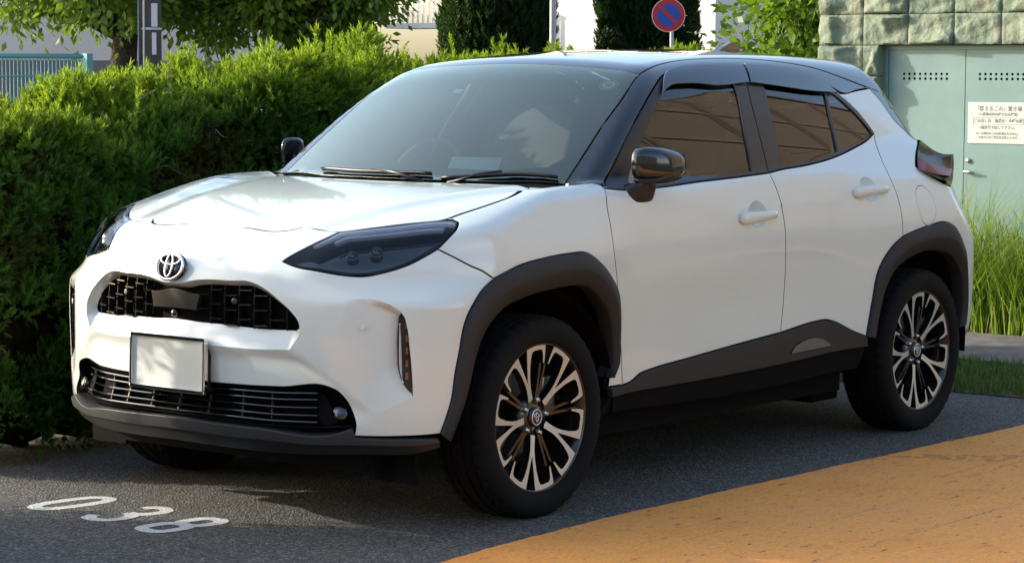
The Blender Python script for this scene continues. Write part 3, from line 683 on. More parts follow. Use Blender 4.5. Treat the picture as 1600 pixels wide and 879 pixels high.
for l in (O('hood'),): seam_back('Z', fullZ(l))
seam_back('B', fas)
for l in (O('fender'), O('front_door'), O('rear_door'), np.array(ql), fuel): seam_back('T', l)
SEAMS.build('seam_backing', 'void_black', car); _m = SEAMS.mirror(); _m.build('seam_backing', 'void_black', car)
# cladding: arches and sills
def arch(ko, ki, extra_o=None, extra_i=None):
    o, i = O(ko), O(ki)
    if extra_o is not None: o = np.concatenate([o, extra_o]); i = np.concatenate([i, extra_i])
    return np.concatenate([o, i[::-1]]), o, i
def resamp(l, n):
    m = met('T', l); d = np.concatenate([[0], np.cumsum(np.linalg.norm(np.diff(m, axis=0), axis=1))]); t = np.linspace(0, d[-1], n)
    return unmet('T', np.stack([np.interp(t, d, m[:, 0]), np.interp(t, d, m[:, 1])], 1))
exo = np.array([zz(-2.875, .72), zz(-2.905, .62), zz(-2.918, .50), zz(-2.915, .42)]); exi = np.array([zz(-2.85, .66), zz(-2.88, .56), zz(-2.885, .46), zz(-2.87, .40)])
for ko, ki, eo, ei in (('arch_f_out', 'arch_f_in', None, None), ('arch_r_out', 'arch_r_in', exo, exi)):
    _, o, i = arch(ko, ki, eo, ei); n = 70
    oo = unmet('T', smooth_loop(met('T', o), .02, closed=False)); ii = unmet('T', smooth_loop(met('T', i), .02, closed=False))
    A, Bq = met('T', resamp(oo, n)), met('T', resamp(ii, n)); b = MB(); rows = [(-.02, -.010), (0, .006), (.06, .012), (.45, .020), (.52, .019), (.95, .004), (1., -.003), (1.0, -.05)]
    vs = []
    for t, off in rows: P, _n = place('T', A+(Bq-A)*max(t, 0), off); vs.append(P)
    fs = [(r*n+j, (r+1)*n+j, (r+1)*n+j+1, r*n+j+1) for r in range(len(rows)-1) for j in range(n-1)]
    b.add(np.concatenate(vs), fs)
    q = np.array(b.v)[list(fs[3*(n-1)+20])]
    if np.cross(q[1]-q[0], q[2]-q[0])[1] < 0: b.f = [f[::-1] for f in b.f]
    both(b, 'arch_cladding', 'cladding', car, sharp=40)
st, sm_, sw = O('sill_top'), O('sill_mid'), O('sill_low')
b = MB(); sheet(b, 'T', [np.concatenate([st, sm_[::-1]])], off=.010, depth=.02, spacing=.02); sill = both(b, 'side_cladding', 'cladding', car)
b = MB(); sheet(b, 'T', [np.concatenate([sm_, sw[::-1]])], off=-.004, depth=.03, spacing=.02); both(b, 'sill', 'void_black', car)
ins = np.array([zz(-1.56, .396), zz(-1.60, .430), zz(-1.635, .440), zz(-1.78, .446), zz(-1.81, .438), zz(-1.885, .402)])
b = MB(); sheet(b, 'T', [ins], off=.013, depth=.01, spacing=.02); a_, b_ = b.build('badge_insert', 'insert_grey', sill[0]), b.mirror().build('badge_insert', 'insert_grey', sill[1])

# cabin: windscreen, roof, pillars, glass
wside, wtop = O('ws_side'), O('ws_top')
wl = np.concatenate([[(-.262, 0.), (-.272, .2), (-.305, .4), (-.36, .58)], wside, wtop[1:]])
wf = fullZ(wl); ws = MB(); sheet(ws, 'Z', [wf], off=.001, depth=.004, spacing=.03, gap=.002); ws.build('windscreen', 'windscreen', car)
wi = np.concatenate([[(-.335, 0.), (-.345, .2), (-.375, .4), (-.43, .545), (-.50, .585)], wside[2:-1]+np.array([-.005, -.036]), [wtop[0]+np.array([.045, -.05])], wtop[1:]+np.array([.035, 0])])
fr = MB(); sheet(fr, 'Z', [wf, fullZ(wi)], off=-.003, depth=0, spacing=.03); fr.build('windscreen_border', 'black_satin', car)
ck = fullZ(np.concatenate([[(-.212, 0.), (-.218, .2), (-.235, .4), (-.255, .60), (-.33, .66), (-.40, .74), (-.46, .70), (-.39, .62)], [(-.35, .5), (-.32, .35), (-.30, .2), (-.29, 0.)]]))
b = MB(); sheet(b, 'Z', [ck], off=-.012, depth=0, spacing=.03, gap=-.004); b.build('cowl', 'black_satin', car)
rs = O('roof_side'); wt = conv('Z', 'T', wtop)
rear_roof = [(-2.62, zz(-2.62, 1.38)[1]), (-2.72, R(58)), (-2.80, R(66)), (-2.84, R(78)), (-2.86, R(90))]
rh = np.concatenate([wt[::-1], rs[1:], np.array(rear_roof)])
rh[0, 1] = math.pi/2
m2 = rh[::-1].copy(); m2[:, 1] = math.pi-m2[:, 1]
b = MB(); sheet(b, 'T', [np.concatenate([rh, m2[1:-1]])], spacing=.03, depth=.012); roof = b.build('roof', 'black_gloss', car)
ff, frr = O('frame_f'), O('frame_r'); gf, gr_, gq = O('glass_f'), O('glass_r'), O('glass_q')
wsT = conv('Z', 'T', wside)
pil = np.concatenate([wsT, rs[1:], cpl[[2, 1, 0]], frr[::-1][2:], ff[::-1][4:]]) if False else None
top_f = ff[:9]; lo_f = O('front_door')[:6]
rail = np.concatenate([wsT, rs[1:], [cpl[1], cpl[0]], frr[::-1][3:], ff[::-1][4:], [zz(-.46, 1.072)], [to2('T', np.array([[-.40, .74, 1.08]]))[0]]])
b = MB(); sheet(b, 'T', [rail], spacing=.024, depth=.012); both(b, 'pillar_and_roof_rail', 'black_gloss', car)
fpoly = np.concatenate([ff, lo_f[::-1][1:-1]])
b = MB(); sheet(b, 'T', [fpoly, gf], spacing=.022, depth=.012, rims=[.012, .018]); b.build('window_frame', 'black_satin', door_f[0]); b.mirror().build('window_frame', 'black_satin', door_f[1])
b = MB(); sheet(b, 'T', [gf], off=-.007, depth=0, spacing=.03, gap=-.004); b.build('window_glass', 'side_glass', door_f[0]); b.mirror().build('window_glass', 'side_glass', door_f[1])
lo_r = O('rear_door')[:7]
rpoly = np.concatenate([[ff[-1]], ff[-2:8:-1], frr[:], lo_r[::-1][1:-1]])
b = MB(); sheet(b, 'T', [rpoly, gr_, gq], spacing=.022, depth=.012, rims=[.012, .018, .018]); b.build('window_frame', 'black_satin', door_r[0]); b.mirror().build('window_frame', 'black_satin', door_r[1])
b = MB(); sheet(b, 'T', [gr_], off=-.007, depth=0, spacing=.03, gap=-.004); b.build('window_glass', 'privacy_glass', door_r[0]); b.mirror().build('window_glass', 'privacy_glass', door_r[1])
b = MB(); sheet(b, 'T', [gq], off=-.006, depth=0, spacing=.03, gap=-.004); b.build('quarter_glass', 'privacy_glass', door_r[0]); b.mirror().build('quarter_glass', 'privacy_glass', door_r[1])
for key, top, dr in (('visor_low_f', ff[5:9], door_f), ('visor_low_r', frr[:4], door_r)):
    lowl = O(key); vp = np.concatenate([lowl, top[::-1]])
    vm = top[:, 1].max(); 
    b = MB(); sheet(b, 'T', [vp], off=.013, depth=.003, spacing=.02)
    b.build('window_visor', 'visor_smoke', dr[0]); b.mirror().build('window_visor', 'visor_smoke', dr[1])

# tail: bumper and hatch skin, rear window, tail lamps
re3 = to3('T', np.array(rear_edge)); reR = to2('R', re3)
tl = np.concatenate([[(0, .60), (.35, .60), (.70, .56), (.95, .50)], reR[:], [(reR[-1, 0], -.28), (1.0, -.42), (.6, -.52), (0, -.55)]])
def fullR(h):
    h = np.array(h, float); h[0, 0] = h[-1, 0] = 0; m = h[::-1].copy(); m[:, 0] *= -1; return np.concatenate([h, m[1:-1]])
b = MB(); sheet(b, 'R', [fullR(tl)], spacing=.035, depth=.014); b.build('tailgate_and_bumper', 'pearl_paint', car)
rwl = np.concatenate([[(0, .62), (.5, .615), (.8, .58)], conv('T', 'R', cpl[2:7])[::-1], conv('T', 'R', np.array(rear_roof[1:]))])
b = MB(); sheet(b, 'R', [fullR(rwl)], spacing=.035, depth=.012, off=-.002); b.build('rear_window', 'black_gloss', car)
TF = [(-2.79, .712, 1.184), (-2.70, .752, 1.155), (-2.625, .79, 1.105), (-2.585, .817, 1.072), (-2.64, .84, 1.045), (-2.76, .862, 1.008)]
TR = [(-3.012, .752, 1.120), (-3.012, .753, 1.106), (-3.008, .756, 1.080), (-3.0, .760, 1.050), (-2.98, .767, 1.015), (-2.945, .778, .982)]
def tail_rows(r0, r1, off, ncol=12, sub=4):
    F = smooth_loop(np.array(TF), .01, closed=False); T = smooth_loop(np.array(TR), .01, closed=False)
    def at(c, t):
        d = np.concatenate([[0], np.cumsum(np.linalg.norm(np.diff(c, axis=0), axis=1))]); d /= d[-1]
        return np.array([np.interp(t, d, c[:, k]) for k in range(3)])
    ts = np.linspace(r0, r1, sub+1); vs = []; 
    for t in ts:
        a, e = at(F, t), at(T, t)
        for c in np.linspace(0, 1, ncol): 
            p = a+(e-a)*c+np.array([0, .004, -.022*(1-t)])*math.sin(math.pi*c)+np.array([-.4, .9, .1])*off*(1 if 0 < c < 1 else 0); vs.append(p)
    n = len(ts); fs = [(i*ncol+j, i*ncol+j+1, (i+1)*ncol+j+1, (i+1)*ncol+j) for i in range(n-1) for j in range(ncol-1)]
    return vs, fs
for s in (1, -1):
    b = MB(); vs, fs = tail_rows(0, 1, 0, sub=10); 
    back = [np.array(v)+np.array([.02, -.06, -.01]) for v in vs]; nv = len(vs); ncol = 12; nr = nv//ncol
    b.add(vs+back, fs+[tuple(nv+i for i in f[::-1]) for f in fs]+[(j, j+1, nv+j+1, nv+j) for j in range(ncol-1)]+[((nr-1)*ncol+j, nv+(nr-1)*ncol+j, nv+(nr-1)*ncol+j+1, (nr-1)*ncol+j+1) for j in range(ncol-1)]+[(i*ncol+ncol-1, (i+1)*ncol+ncol-1, nv+(i+1)*ncol+ncol-1, nv+i*ncol+ncol-1) for i in range(nr-1)])
    if s < 0: b = b.mirror()
    t_ = b.build('tail_lamp', 'lens_smoke', car, recalc=True)
    b = MB(); vs, fs = tail_rows(.40, .60, .009, sub=10); b.add(vs, fs)
    if s < 0: b = b.mirror()
    b.build('red_lens', 'lamp_red', t_, recalc=False)

# wheels
def wheel_proto():
    ty = MB(); half = [(.241, .083), (.247, .096), (.262, .1055), (.285, .108), (.305, .1055), (.320, .099), (.329, .090), (.3335, .078)]
    tread = [(.335, .064), (.3275, .062), (.3275, .056), (.336, .054), (.336, .030), (.3285, .028), (.3285, .021), (.336, .019)]
    prof = half+tread+[(r, -y) for r, y in reversed(tread)]+[(r, -y) for r, y in reversed(half)]
    n = 132; ty.lathe(prof, n)
    for i, (r, y) in enumerate(prof):
        if r > .318:
            for k in range(n):
                x, yy, z = ty.v[i*n+k]
                if k % 3 == 0 and abs(y) > .052: q = 1-(.0075 if r > .3285 else .0035)/r; x *= q; z *= q
                z = max(z, -.3275); ty.v[i*n+k] = (x, yy, z)
    w = MB(); w.lathe([(.2455, .085), (.2455, .091), (.2425, .0935), (.239, .088), (.228, .066), (.216, .02), (.212, -.09), (.232, -.098)], 72)
    root = w.build('wheel', 'wheel_black', car, recalc=True)
    ty.build('tyre', 'rubber', root, recalc=True, sharp=38)
    hf = [(0, .126), (6.3, .2435)]+[(a, .2435) for a in (9, 13, 17, 21, 25.5)]+[(30, .2435), (31.5, .215), (32.8, .180), (31.0, .179), (29.0, .205), (27.6, .2185), (25, .2245), (16.2, .2245), (13.2, .2215), (11.2, .207), (8.7, .175), (6.7, .14), (5.9, .11), (7.4, .085), (11.0, .062)]
    yf = lambda r: .064+.024*max(0, (r-.05)/.195)**.8
    for k in range(5):
        a0 = 66+72*k; pts = [(a, r) for a, r in hf]+[(0, .059)]+[(-a, r) for a, r in hf[::-1] if a > 0]
        fr_ = [(r*math.cos(R(a0+a)), yf(r), r*math.sin(R(a0+a))) for a, r in pts]; bk_ = [(r*math.cos(R(a0+a))*.995, yf(r)-.030, r*math.sin(R(a0+a))*.995) for a, r in pts]
        b = MB(); n = len(pts); b.add(fr_, [tuple(range(n))], mi=0); b.add(fr_+bk_, [(i, (i+1) % n, n+(i+1) % n, n+i) for i in range(n)], mi=1)
        if np.cross(np.array(fr_[1])-np.array(fr_[0]), np.array(fr_[-1])-np.array(fr_[0]))[1] < 0: b.f[0] = b.f[0][::-1]
        sp = b.build('spoke', ['machined_alloy', 'wheel_black'], root, smooth=False)
        for da in (-4.2, 4.2):                                # dark ribs between the bright spokes
            a1 = R(a0+36+da*.9); a2 = R(a0+36+da); b = MB()
            p0, p1 = Vector((.045*math.cos(a1), .052, .045*math.sin(a1))), Vector((.236*math.cos(a2), .060, .236*math.sin(a2)))
            t = (p1-p0).normalized(); sd = t.cross(Vector((0, 1, 0)))
            vs = []
            for p, ww in ((p0, .010), (p0.lerp(p1, .5), .0065), (p1, .0085)):
                vs += [p+sd*ww+Vector((0, -.03, 0)), p+sd*ww*.7+Vector((0, .010, 0)), p-sd*ww*.7+Vector((0, .010, 0)), p-sd*ww+Vector((0, -.03, 0))]
            b.add(vs, [(i*4+j, i*4+(j+1) % 4, (i+1)*4+(j+1) % 4, (i+1)*4+j) for i in range(2) for j in range(4)]); b.build('rib', 'wheel_black', root, smooth=False, recalc=True)
        an = R(a0+36); nut = MB(); nut.lathe([(1e-4, .074), (.006, .0735), (.0092, .068), (.0095, .045)], 6); nut.v = [(x+.0575*math.cos(an), y, z+.0575*math.sin(an)) for x, y, z in nut.v]
        nut.build('wheel_nut', 'chrome', root, smooth=False, recalc=True)
    hb = MB(); hb.lathe([(1e-4, .060), (.066, .058), (.074, .048), (.078, .02)], 40); hb.build('hub', 'wheel_black', root, recalc=True)
    cpx = MB(); cpx.lathe([(1e-4, .0745), (.024, .0735), (.0305, .0715), (.0325, .058)], 32); cp_ = cpx.build('centre_cap', 'wheel_black', root, recalc=True)
    rg = MB(); rg.lathe([(.0235, .0745), (.0255, .0760), (.0275, .0740)], 32); rg.build('cap_ring', 'machined_alloy', root, recalc=True)
    for ry, rz, cz in ((.0165, .0070, .0065), (.0062, .0150, 0)):
        o = MB(); n = 24; vs = []
        for i in range(n):
            t = 2*math.pi*i/n
            for q, yy in ((.86, .0745), (1., .0765), (1.14, .0745)): vs.append((ry*q*math.cos(t), yy, cz+rz*q*math.sin(t)))
        o.add(vs, [(i*3+j, i*3+j+1, ((i+1) % n)*3+j+1, ((i+1) % n)*3+j) for i in range(n) for j in range(2)]); o.build('cap_loop', 'machined_alloy', root, recalc=True)
    d = MB(); d.lathe([(.05, -.02), (.138, -.02), (.138, -.042), (.05, -.042)], 48); d.build('brake_disc', 'brake_steel', root, recalc=True, sharp=30)
    c_ = MB(); c_.box((-.115, .0, .06), (.035, .035, .065), bev=.01); c_.build('brake_caliper', 'brake_steel', root)
    return root
wh = wheel_proto(); wh.location = (0, .7625, .328); wh.rotation_euler = (0, 0, 0)
for loc, rz, sp in (((-2.56, .768, .328), 0, 14), ((0, -.7625, .328), math.pi, 30), ((-2.56, -.768, .328), math.pi, 50)):
    c = copy_tree(wh, car); c.location = loc; c.rotation_euler = (0, 0, rz)

# wheel housings and floor pan
for x in (0., -2.56):
    b = MB(); pts = []
    for k in range(19):
        a = R(-8+196*k/18); pts.append((x+.415*math.cos(a), .345+.415*math.sin(a)*.98))
    vs = [(px, .845, pz) for px, pz in pts]+[(px, .50, pz) for px, pz in pts]; n = len(pts)
    b.add(vs, [(i, i+1, n+i+1, n+i) for i in range(n-1)]+[tuple(range(n, 2*n))]); both(b, 'wheel_housing', 'void_black', car)
b = MB()
for x0, x1, hw in ((-3.15, -2.98, .62), (-2.12, -.44, .735), (.42, .62, .62)): b.box(((x0+x1)/2, 0, .30), ((x1-x0)/2, hw, .10))
b.box((-1.3, 0, .31), (1.86, .50, .10)); b.box((-1.5, 0, .245), (1.0, .25, .03)); b.build('floor_pan', 'void_black', car, smooth=False)
for s in (1, -1):
    b = MB(); b.box((.50, s*.66, .215), (.008, .085, .055), bev=.004); b.build('air_deflector', 'void_black', car, smooth=False)
b = MB(); b.tube([(-2.5, -.6, .27), (-2.5, .6, .27)], .035, 10); b.build('rear_axle', 'void_black', car)
b = MB(); b.box((-2.9, .30, .23), (.16, .14, .05), bev=.02); b.build('silencer', 'black_satin', car)
b = MB(); b.box((-2.14, .50, .20), (.10, .16, .055), bev=.02); b.build('axle_cover', 'void_black', car)
for s in (1, -1):
    b = MB(); b.box((-.52, s*.70, .238), (.10, .012, .008), bev=.003); b.build('jacking_rail', 'brake_steel', car)

# door handles
for key, dr in (('front_door', door_f), ('rear_door', door_r)):
    cx, cz = CUPS[key][:2]; hx = [.128, .115, .088, .04, -.02, -.07, -.098, -.122]; rd_ = [.010, .020, .0235, .0205, .0175, .0165, .017, .012]; st_ = [.012, .026, .034, .037, .037, .035, .030, .015]
    P = [cast(np.array([[cx+h, 1.2, cz-.006+.0*h]]), np.array([[0, -1., 0]]), 1.2, out=False)[0] for h in hx]
    b = MB(); vs = []
    sl_ = (P[-1][2]-P[0][2]); k = 12
    for p, r, o_ in zip(P, rd_, st_):
        for j in range(k): a = 2*math.pi*j/k; vs.append((p[0], p[1]+o_*.62+r*.52*math.cos(a), p[2]-(p[0]-cx)*.035+r*math.sin(a)))
    n = len(P); b.add(vs, [(i*k+j, i*k+(j+1) % k, (i+1)*k+(j+1) % k, (i+1)*k+j) for i in range(n-1) for j in range(k)]+[tuple(range(k)), tuple((n-1)*k+j for j in range(k-1, -1, -1))])
    x0 = b.build('handle', 'pearl_paint', dr[0], recalc=True); b.mirror().build('handle', 'pearl_paint', dr[1], recalc=True)

# door mirrors
def rrect(cx, cz, hx, hz, e=3.2, n=24, tilt=0.):
    o = []
    for k in range(n):
        t = 2*math.pi*k/n; c, s = math.cos(t), math.sin(t)
        x = hx*math.copysign(abs(c)**(2/e), c); z = hz*math.copysign(abs(s)**(2/e), s); o.append((cx+x+tilt*z, cz+z))
    return o
def loft(secs):
    """secs: list of (y, [(x,z)...]) with equal counts"""
    b = MB(); n = len(secs[0][1]); vs = []
    for y, l in secs: vs += [(x, y if not callable(y) else y(x), z) for x, z in l]
    m = len(secs); b.add(vs, [(i*n+j, i*n+(j+1) % n, (i+1)*n+(j+1) % n, (i+1)*n+j) for i in range(m-1) for j in range(n)]+[tuple(range(n)), tuple((m-1)*n+j for j in range(n-1, -1, -1))])
    return b
SKEW = -.95
MX = -.095
capm = loft([(0.818, rrect(MX-.505, 1.143, .050, .046)), (0.824, rrect(MX-.510, 1.143, .064, .056)), (0.851, rrect(MX-.535, 1.143, .068, .057)), (0.878, rrect(MX-.560, 1.141, .066, .053)), (0.899, rrect(MX-.582, 1.137, .058, .045)), (0.911, rrect(MX-.598, 1.134, .045, .034)), (0.915, rrect(MX-.605, 1.133, .028, .020))])
ma, mb2 = both(capm, 'door_mirror', 'black_gloss', car, recalc=True)
lowm = loft([(0.823, rrect(MX-.515, 1.088, .058, .012, 2.4)), (0.851, rrect(MX-.535, 1.083, .060, .014, 2.4)), (0.885, rrect(MX-.565, 1.086, .055, .014, 2.4)), (0.907, rrect(MX-.592, 1.098, .040, .012, 2.4))])
lowm.build('lower_shell', 'black_satin', ma, recalc=True); lowm.mirror().build('lower_shell', 'black_satin', mb2, recalc=True)
armm = loft([(0.783, rrect(MX-.510, 1.030, .080, .044, 2.8)), (0.810, rrect(MX-.510, 1.033, .076, .044, 2.8)), (0.828, rrect(MX-.515, 1.045, .064, .040, 2.8)), (0.842, rrect(MX-.520, 1.066, .050, .026, 2.8)), (0.851, rrect(MX-.525, 1.084, .040, .012, 2.8))])
armm.build('mirror_arm', 'black_satin', ma, recalc=True); armm.mirror().build('mirror_arm', 'black_satin', mb2, recalc=True)
gm_ = MB(); vs = [(MX-.640, .837, 1.10), (MX-.640, .837, 1.185), (MX-.655, .905, 1.175), (MX-.655, .905, 1.105)]; gm_.add(vs, [(0, 1, 2, 3)])
gm_.build('mirror_glass', 'chrome', ma, smooth=False); gm_.mirror().build('mirror_glass', 'chrome', mb2, smooth=False)

# number plate
b = MB(); b.box((0, 0, 0), (.004, .165, .0825), bev=.003); plate = b.build('number_plate', 'plate_white', car, smooth=False, loc=(.850, 0, .520)); plate.rotation_euler = (0, R(-2), 0)
b = MB()
for cy, cz, hy, hz in ((0, .084, .171, .0055), (0, -.084, .171, .0055), (.1665, 0, .0055, .0787), (-.1665, 0, .0055, .0787)): b.box((.004, cy, cz), (.0085, hy, hz), bev=.0032)
b.build('plate_frame', 'chrome', plate, smooth=False)
b = MB(); b.box((-.019, 0, .0), (.012, .160, .080), bev=.004); b.build('plate_bracket', 'black_satin', plate, smooth=False)
b = MB(); b.box((-.035, 0, -.05), (.03, .10, .045), bev=.01); b.build('plate_mount', 'black_satin', plate)

# wipers
for key in ('wiper_a', 'wiper_b'):
    w = smooth_loop(O(key), .04, closed=False); P, Nn = place('Z', w, .016); P0, _ = place('Z', w, .004)
    b = MB(); b.tube([tuple(p) for p in P], [.004]+[.0062]*(len(P)-2)+[.004], 6); wo = b.build('wiper', 'black_satin', car)
    b = MB(); vs = []
    for p, q in zip(P, P0): vs += [p+np.array([.004, 0, 0]), q, p-np.array([.004, 0, 0])]
    n = len(P); b.add(vs, [(i*3+j, i*3+(j+1) % 3, (i+1)*3+(j+1) % 3, (i+1)*3+j) for i in range(n-1) for j in range(3)]); b.build('rubber_blade', 'rubber', wo, recalc=True)
    mid = P[len(P)//2]; yb = P[0][1]-.02 if key == 'wiper_b' else P[-1][1]+.03
    e = np.array([-.262, P[-1][1]-.02 if key == 'wiper_a' else P[0][1]+.02, 1.066])
    b = MB(); b.tube([tuple(mid+np.array([.0, 0, .010])), tuple(mid*.5+e*.5+np.array([0, 0, .014])), tuple(e)], [.004, .006, .010], 8); b.build('wiper_arm', 'black_satin', wo)

# shark-fin aerial
b = MB(); prof = [(-2.30, 1.548), (-2.36, 1.572), (-2.42, 1.588), (-2.455, 1.588), (-2.465, 1.570), (-2.47, 1.535), (-2.30, 1.535)]
vs = [(x, .022*(1-(z-1.535)/.06)+.003, z) for x, z in prof]+[(x, -.022*(1-(z-1.535)/.06)-.003, z) for x, z in prof]; n = len(prof)
b.add(vs, [tuple(range(n)), tuple(range(2*n-1, n-1, -1))]+[(i, n+i, n+(i+1) % n, (i+1) % n) for i in range(n)]); b.build('aerial', 'black_gloss', roof, smooth=False, recalc=True)

# cabin inside
b = MB(); b.box((-1.55, 0, .70), (1.15, .70, .03)); b.box((-.50, 0, .86), (.02, .72, .17)); b.box((-2.62, 0, .9), (.02, .66, .2)); b.build('cabin_floor', 'dash', car, smooth=False)
b = loft([(-.69, rrect(-.62, .98, .18, .075)), (-.3, rrect(-.60, .995, .22, .082)), (0, rrect(-.58, .99, .23, .080)), (.3, rrect(-.60, .99, .22, .078)), (.69, rrect(-.62, .98, .18, .072))]); b.build('dashboard', 'dash', car, recalc=True)
b = loft([(-.52, rrect(-.66, 1.065, .07, .022)), (-.38, rrect(-.66, 1.085, .10, .028)), (-.24, rrect(-.66, 1.065, .07, .022))]); b.build('instrument_hood', 'dash', car, recalc=True)
sw = MB(); sw.lathe([(.175+.014*math.cos(t), .014*math.sin(t)) for t in np.linspace(0, 2*math.pi, 9)[:-1]], 36, axis='x', closed=True)
so_ = sw.build('steering_wheel', 'dash', car, loc=(-.86, -.37, 1.03)); so_.rotation_euler = (0, R(-25), 0)
b = MB(); b.box((0, 0, -.01), (.03, .06, .045), bev=.015); b.box((0, 0, 0), (.008, .165, .014)); b.build('wheel_boss', 'dash', so_)
for s, mm in ((1, 'seat_cover'), (-1, 'seat_cloth')):
    b = loft([(s*.37-.235, rrect(-1.52, 1.03, .075, .27, 3.5, tilt=-.32)), (s*.37-.20, rrect(-1.52, 1.03, .085, .30, 3.5, tilt=-.32)), (s*.37, rrect(-1.53, 1.03, .075, .31, 3.5, tilt=-.32)), (s*.37+.20, rrect(-1.52, 1.03, .085, .30, 3.5, tilt=-.32)), (s*.37+.235, rrect(-1.52, 1.03, .075, .27, 3.5, tilt=-.32))])
    seat = b.build('front_seat', 'seat_cloth', car, recalc=True)
    b = loft([(s*.37-.13, rrect(-1.62, 1.375, .03, .05, 2.6, tilt=-.2)), (s*.37-.10, rrect(-1.62, 1.375, .045, .07, 2.6, tilt=-.2)), (s*.37+.10, rrect(-1.62, 1.375, .045, .07, 2.6, tilt=-.2)), (s*.37+.13, rrect(-1.62, 1.375, .03, .05, 2.6, tilt=-.2))])
    b.build('headrest', mm, seat, recalc=True)
b = loft([(-.62, rrect(-2.36, 1.02, .08, .27, 3.5, tilt=-.3)), (0, rrect(-2.38, 1.03, .085, .28, 3.5, tilt=-.3)), (.62, rrect(-2.36, 1.02, .08, .27, 3.5, tilt=-.3))]); b.build('rear_seat', 'seat_cloth', car, recalc=True)
b = MB(); b.box((0, 0, 0), (.002, .105, .042)); cd = b.build('dashboard_card', 'card_paper', car, smooth=False, loc=(-.50, .16, 1.115)); cd.rotation_euler = (0, R(-38), R(8))
b = MB(); b.box((0, 0, 0), (.018, .12, .035), bev=.014); mo = b.build('interior_mirror', 'dash', car, loc=(-1.00, 0, 1.385)); mo.rotation_euler = (0, R(10), R(-12))
b = MB(); b.box((0, 0, 0), (.05, .05, .025), bev=.01); b.build('camera_box', 'dash', car, loc=(-.93, .0, 1.425))
# windscreen sticker and small tag
P = to3('Z', np.array([O('sticker')[0]])); Nn = Vector(grad(P)[0]); qq = Nn.to_track_quat('Y', 'Z').to_matrix()
for r0, r1, mm, nm, o_ in ((.0, .036, 'sticker_white', 'inspection_sticker', -.0030), (.024, .034, 'sticker_red', 'sticker_ring', -.0022), (.0, .015, 'sticker_green', 'sticker_core', -.0022)):
    b = MB(); b.lathe([(max(r0, 1e-4), o_), (r1, o_)], 24); b.v = [tuple(Vector(P[0])+qq @ Vector(v)) for v in b.v]
    ob = b.build(nm, mm, car if nm == 'inspection_sticker' else stk, smooth=False)
    if nm == 'inspection_sticker': stk = ob
P = to3('Z', np.array([O('card')[0]])); Nn = Vector(grad(P)[0]); b = MB(); qq = Nn.to_track_quat('Y', 'Z').to_matrix()
b.add([tuple(Vector(P[0])+qq @ Vector(v)) for v in ((-.022, -.004, -.014), (.022, -.004, -.014), (.022, -.004, .014), (-.022, -.004, .014))], [(0, 1, 2, 3)]); b.build('toll_sticker', 'sticker_white', car, smooth=False)

# ---------------------------------------------------------------- surfaces
def asphalt():
    m = mat('asphalt', (.06, .06, .06), .88); N, Lk, b = nodes(m)
    tc = N.new('ShaderNodeTexCoord'); v = N.new('ShaderNodeTexVoronoi'); v.inputs['Scale'].default_value = 125; v.inputs['Randomness'].default_value = 1
    Lk.new(tc.outputs['Object'], v.inputs['Vector'])
    cr = N.new('ShaderNodeValToRGB'); e = cr.color_ramp.elements; e[0].position = 0; e[0].color = (.036, .036, .037, 1); e[1].position = 1; e[1].color = (.24, .235, .22, 1)
    for p, c in ((.45, .070), (.75, .104), (.93, .165)): q = e.new(p); q.color = (c*1.12, c*1.06, c*.97, 1)
    sp = N.new('ShaderNodeSeparateColor'); Lk.new(v.outputs['Color'], sp.inputs[0]); Lk.new(sp.outputs[0], cr.inputs['Fac'])
    nz = N.new('ShaderNodeTexNoise'); nz.inputs['Scale'].default_value = 1.7; nz.inputs['Detail'].default_value = 8; nz.inputs['Roughness'].default_value = .65; Lk.new(tc.outputs['Object'], nz.inputs['Vector'])
    mr = N.new('ShaderNodeMapRange'); mr.inputs['To Min'].default_value = .72; mr.inputs['To Max'].default_value = 1.28; Lk.new(nz.outputs['Fac'], mr.inputs['Value'])
    mx = N.new('ShaderNodeMix'); mx.data_type = 'RGBA'; mx.blend_type = 'MULTIPLY'; mx.inputs['Factor'].default_value = 1
    Lk.new(cr.outputs['Color'], mx.inputs[6]); Lk.new(mr.outputs[0], mx.inputs[7]); Lk.new(mx.outputs[2], b.inputs['Base Color'])
    bp = N.new('ShaderNodeBump'); bp.inputs['Strength'].default_value = .9; bp.inputs['Distance'].default_value = .006; bp.invert = True
    Lk.new(v.outputs['Distance'], bp.inputs['Height']); Lk.new(bp.outputs['Normal'], b.inputs['Normal'])
asphalt()
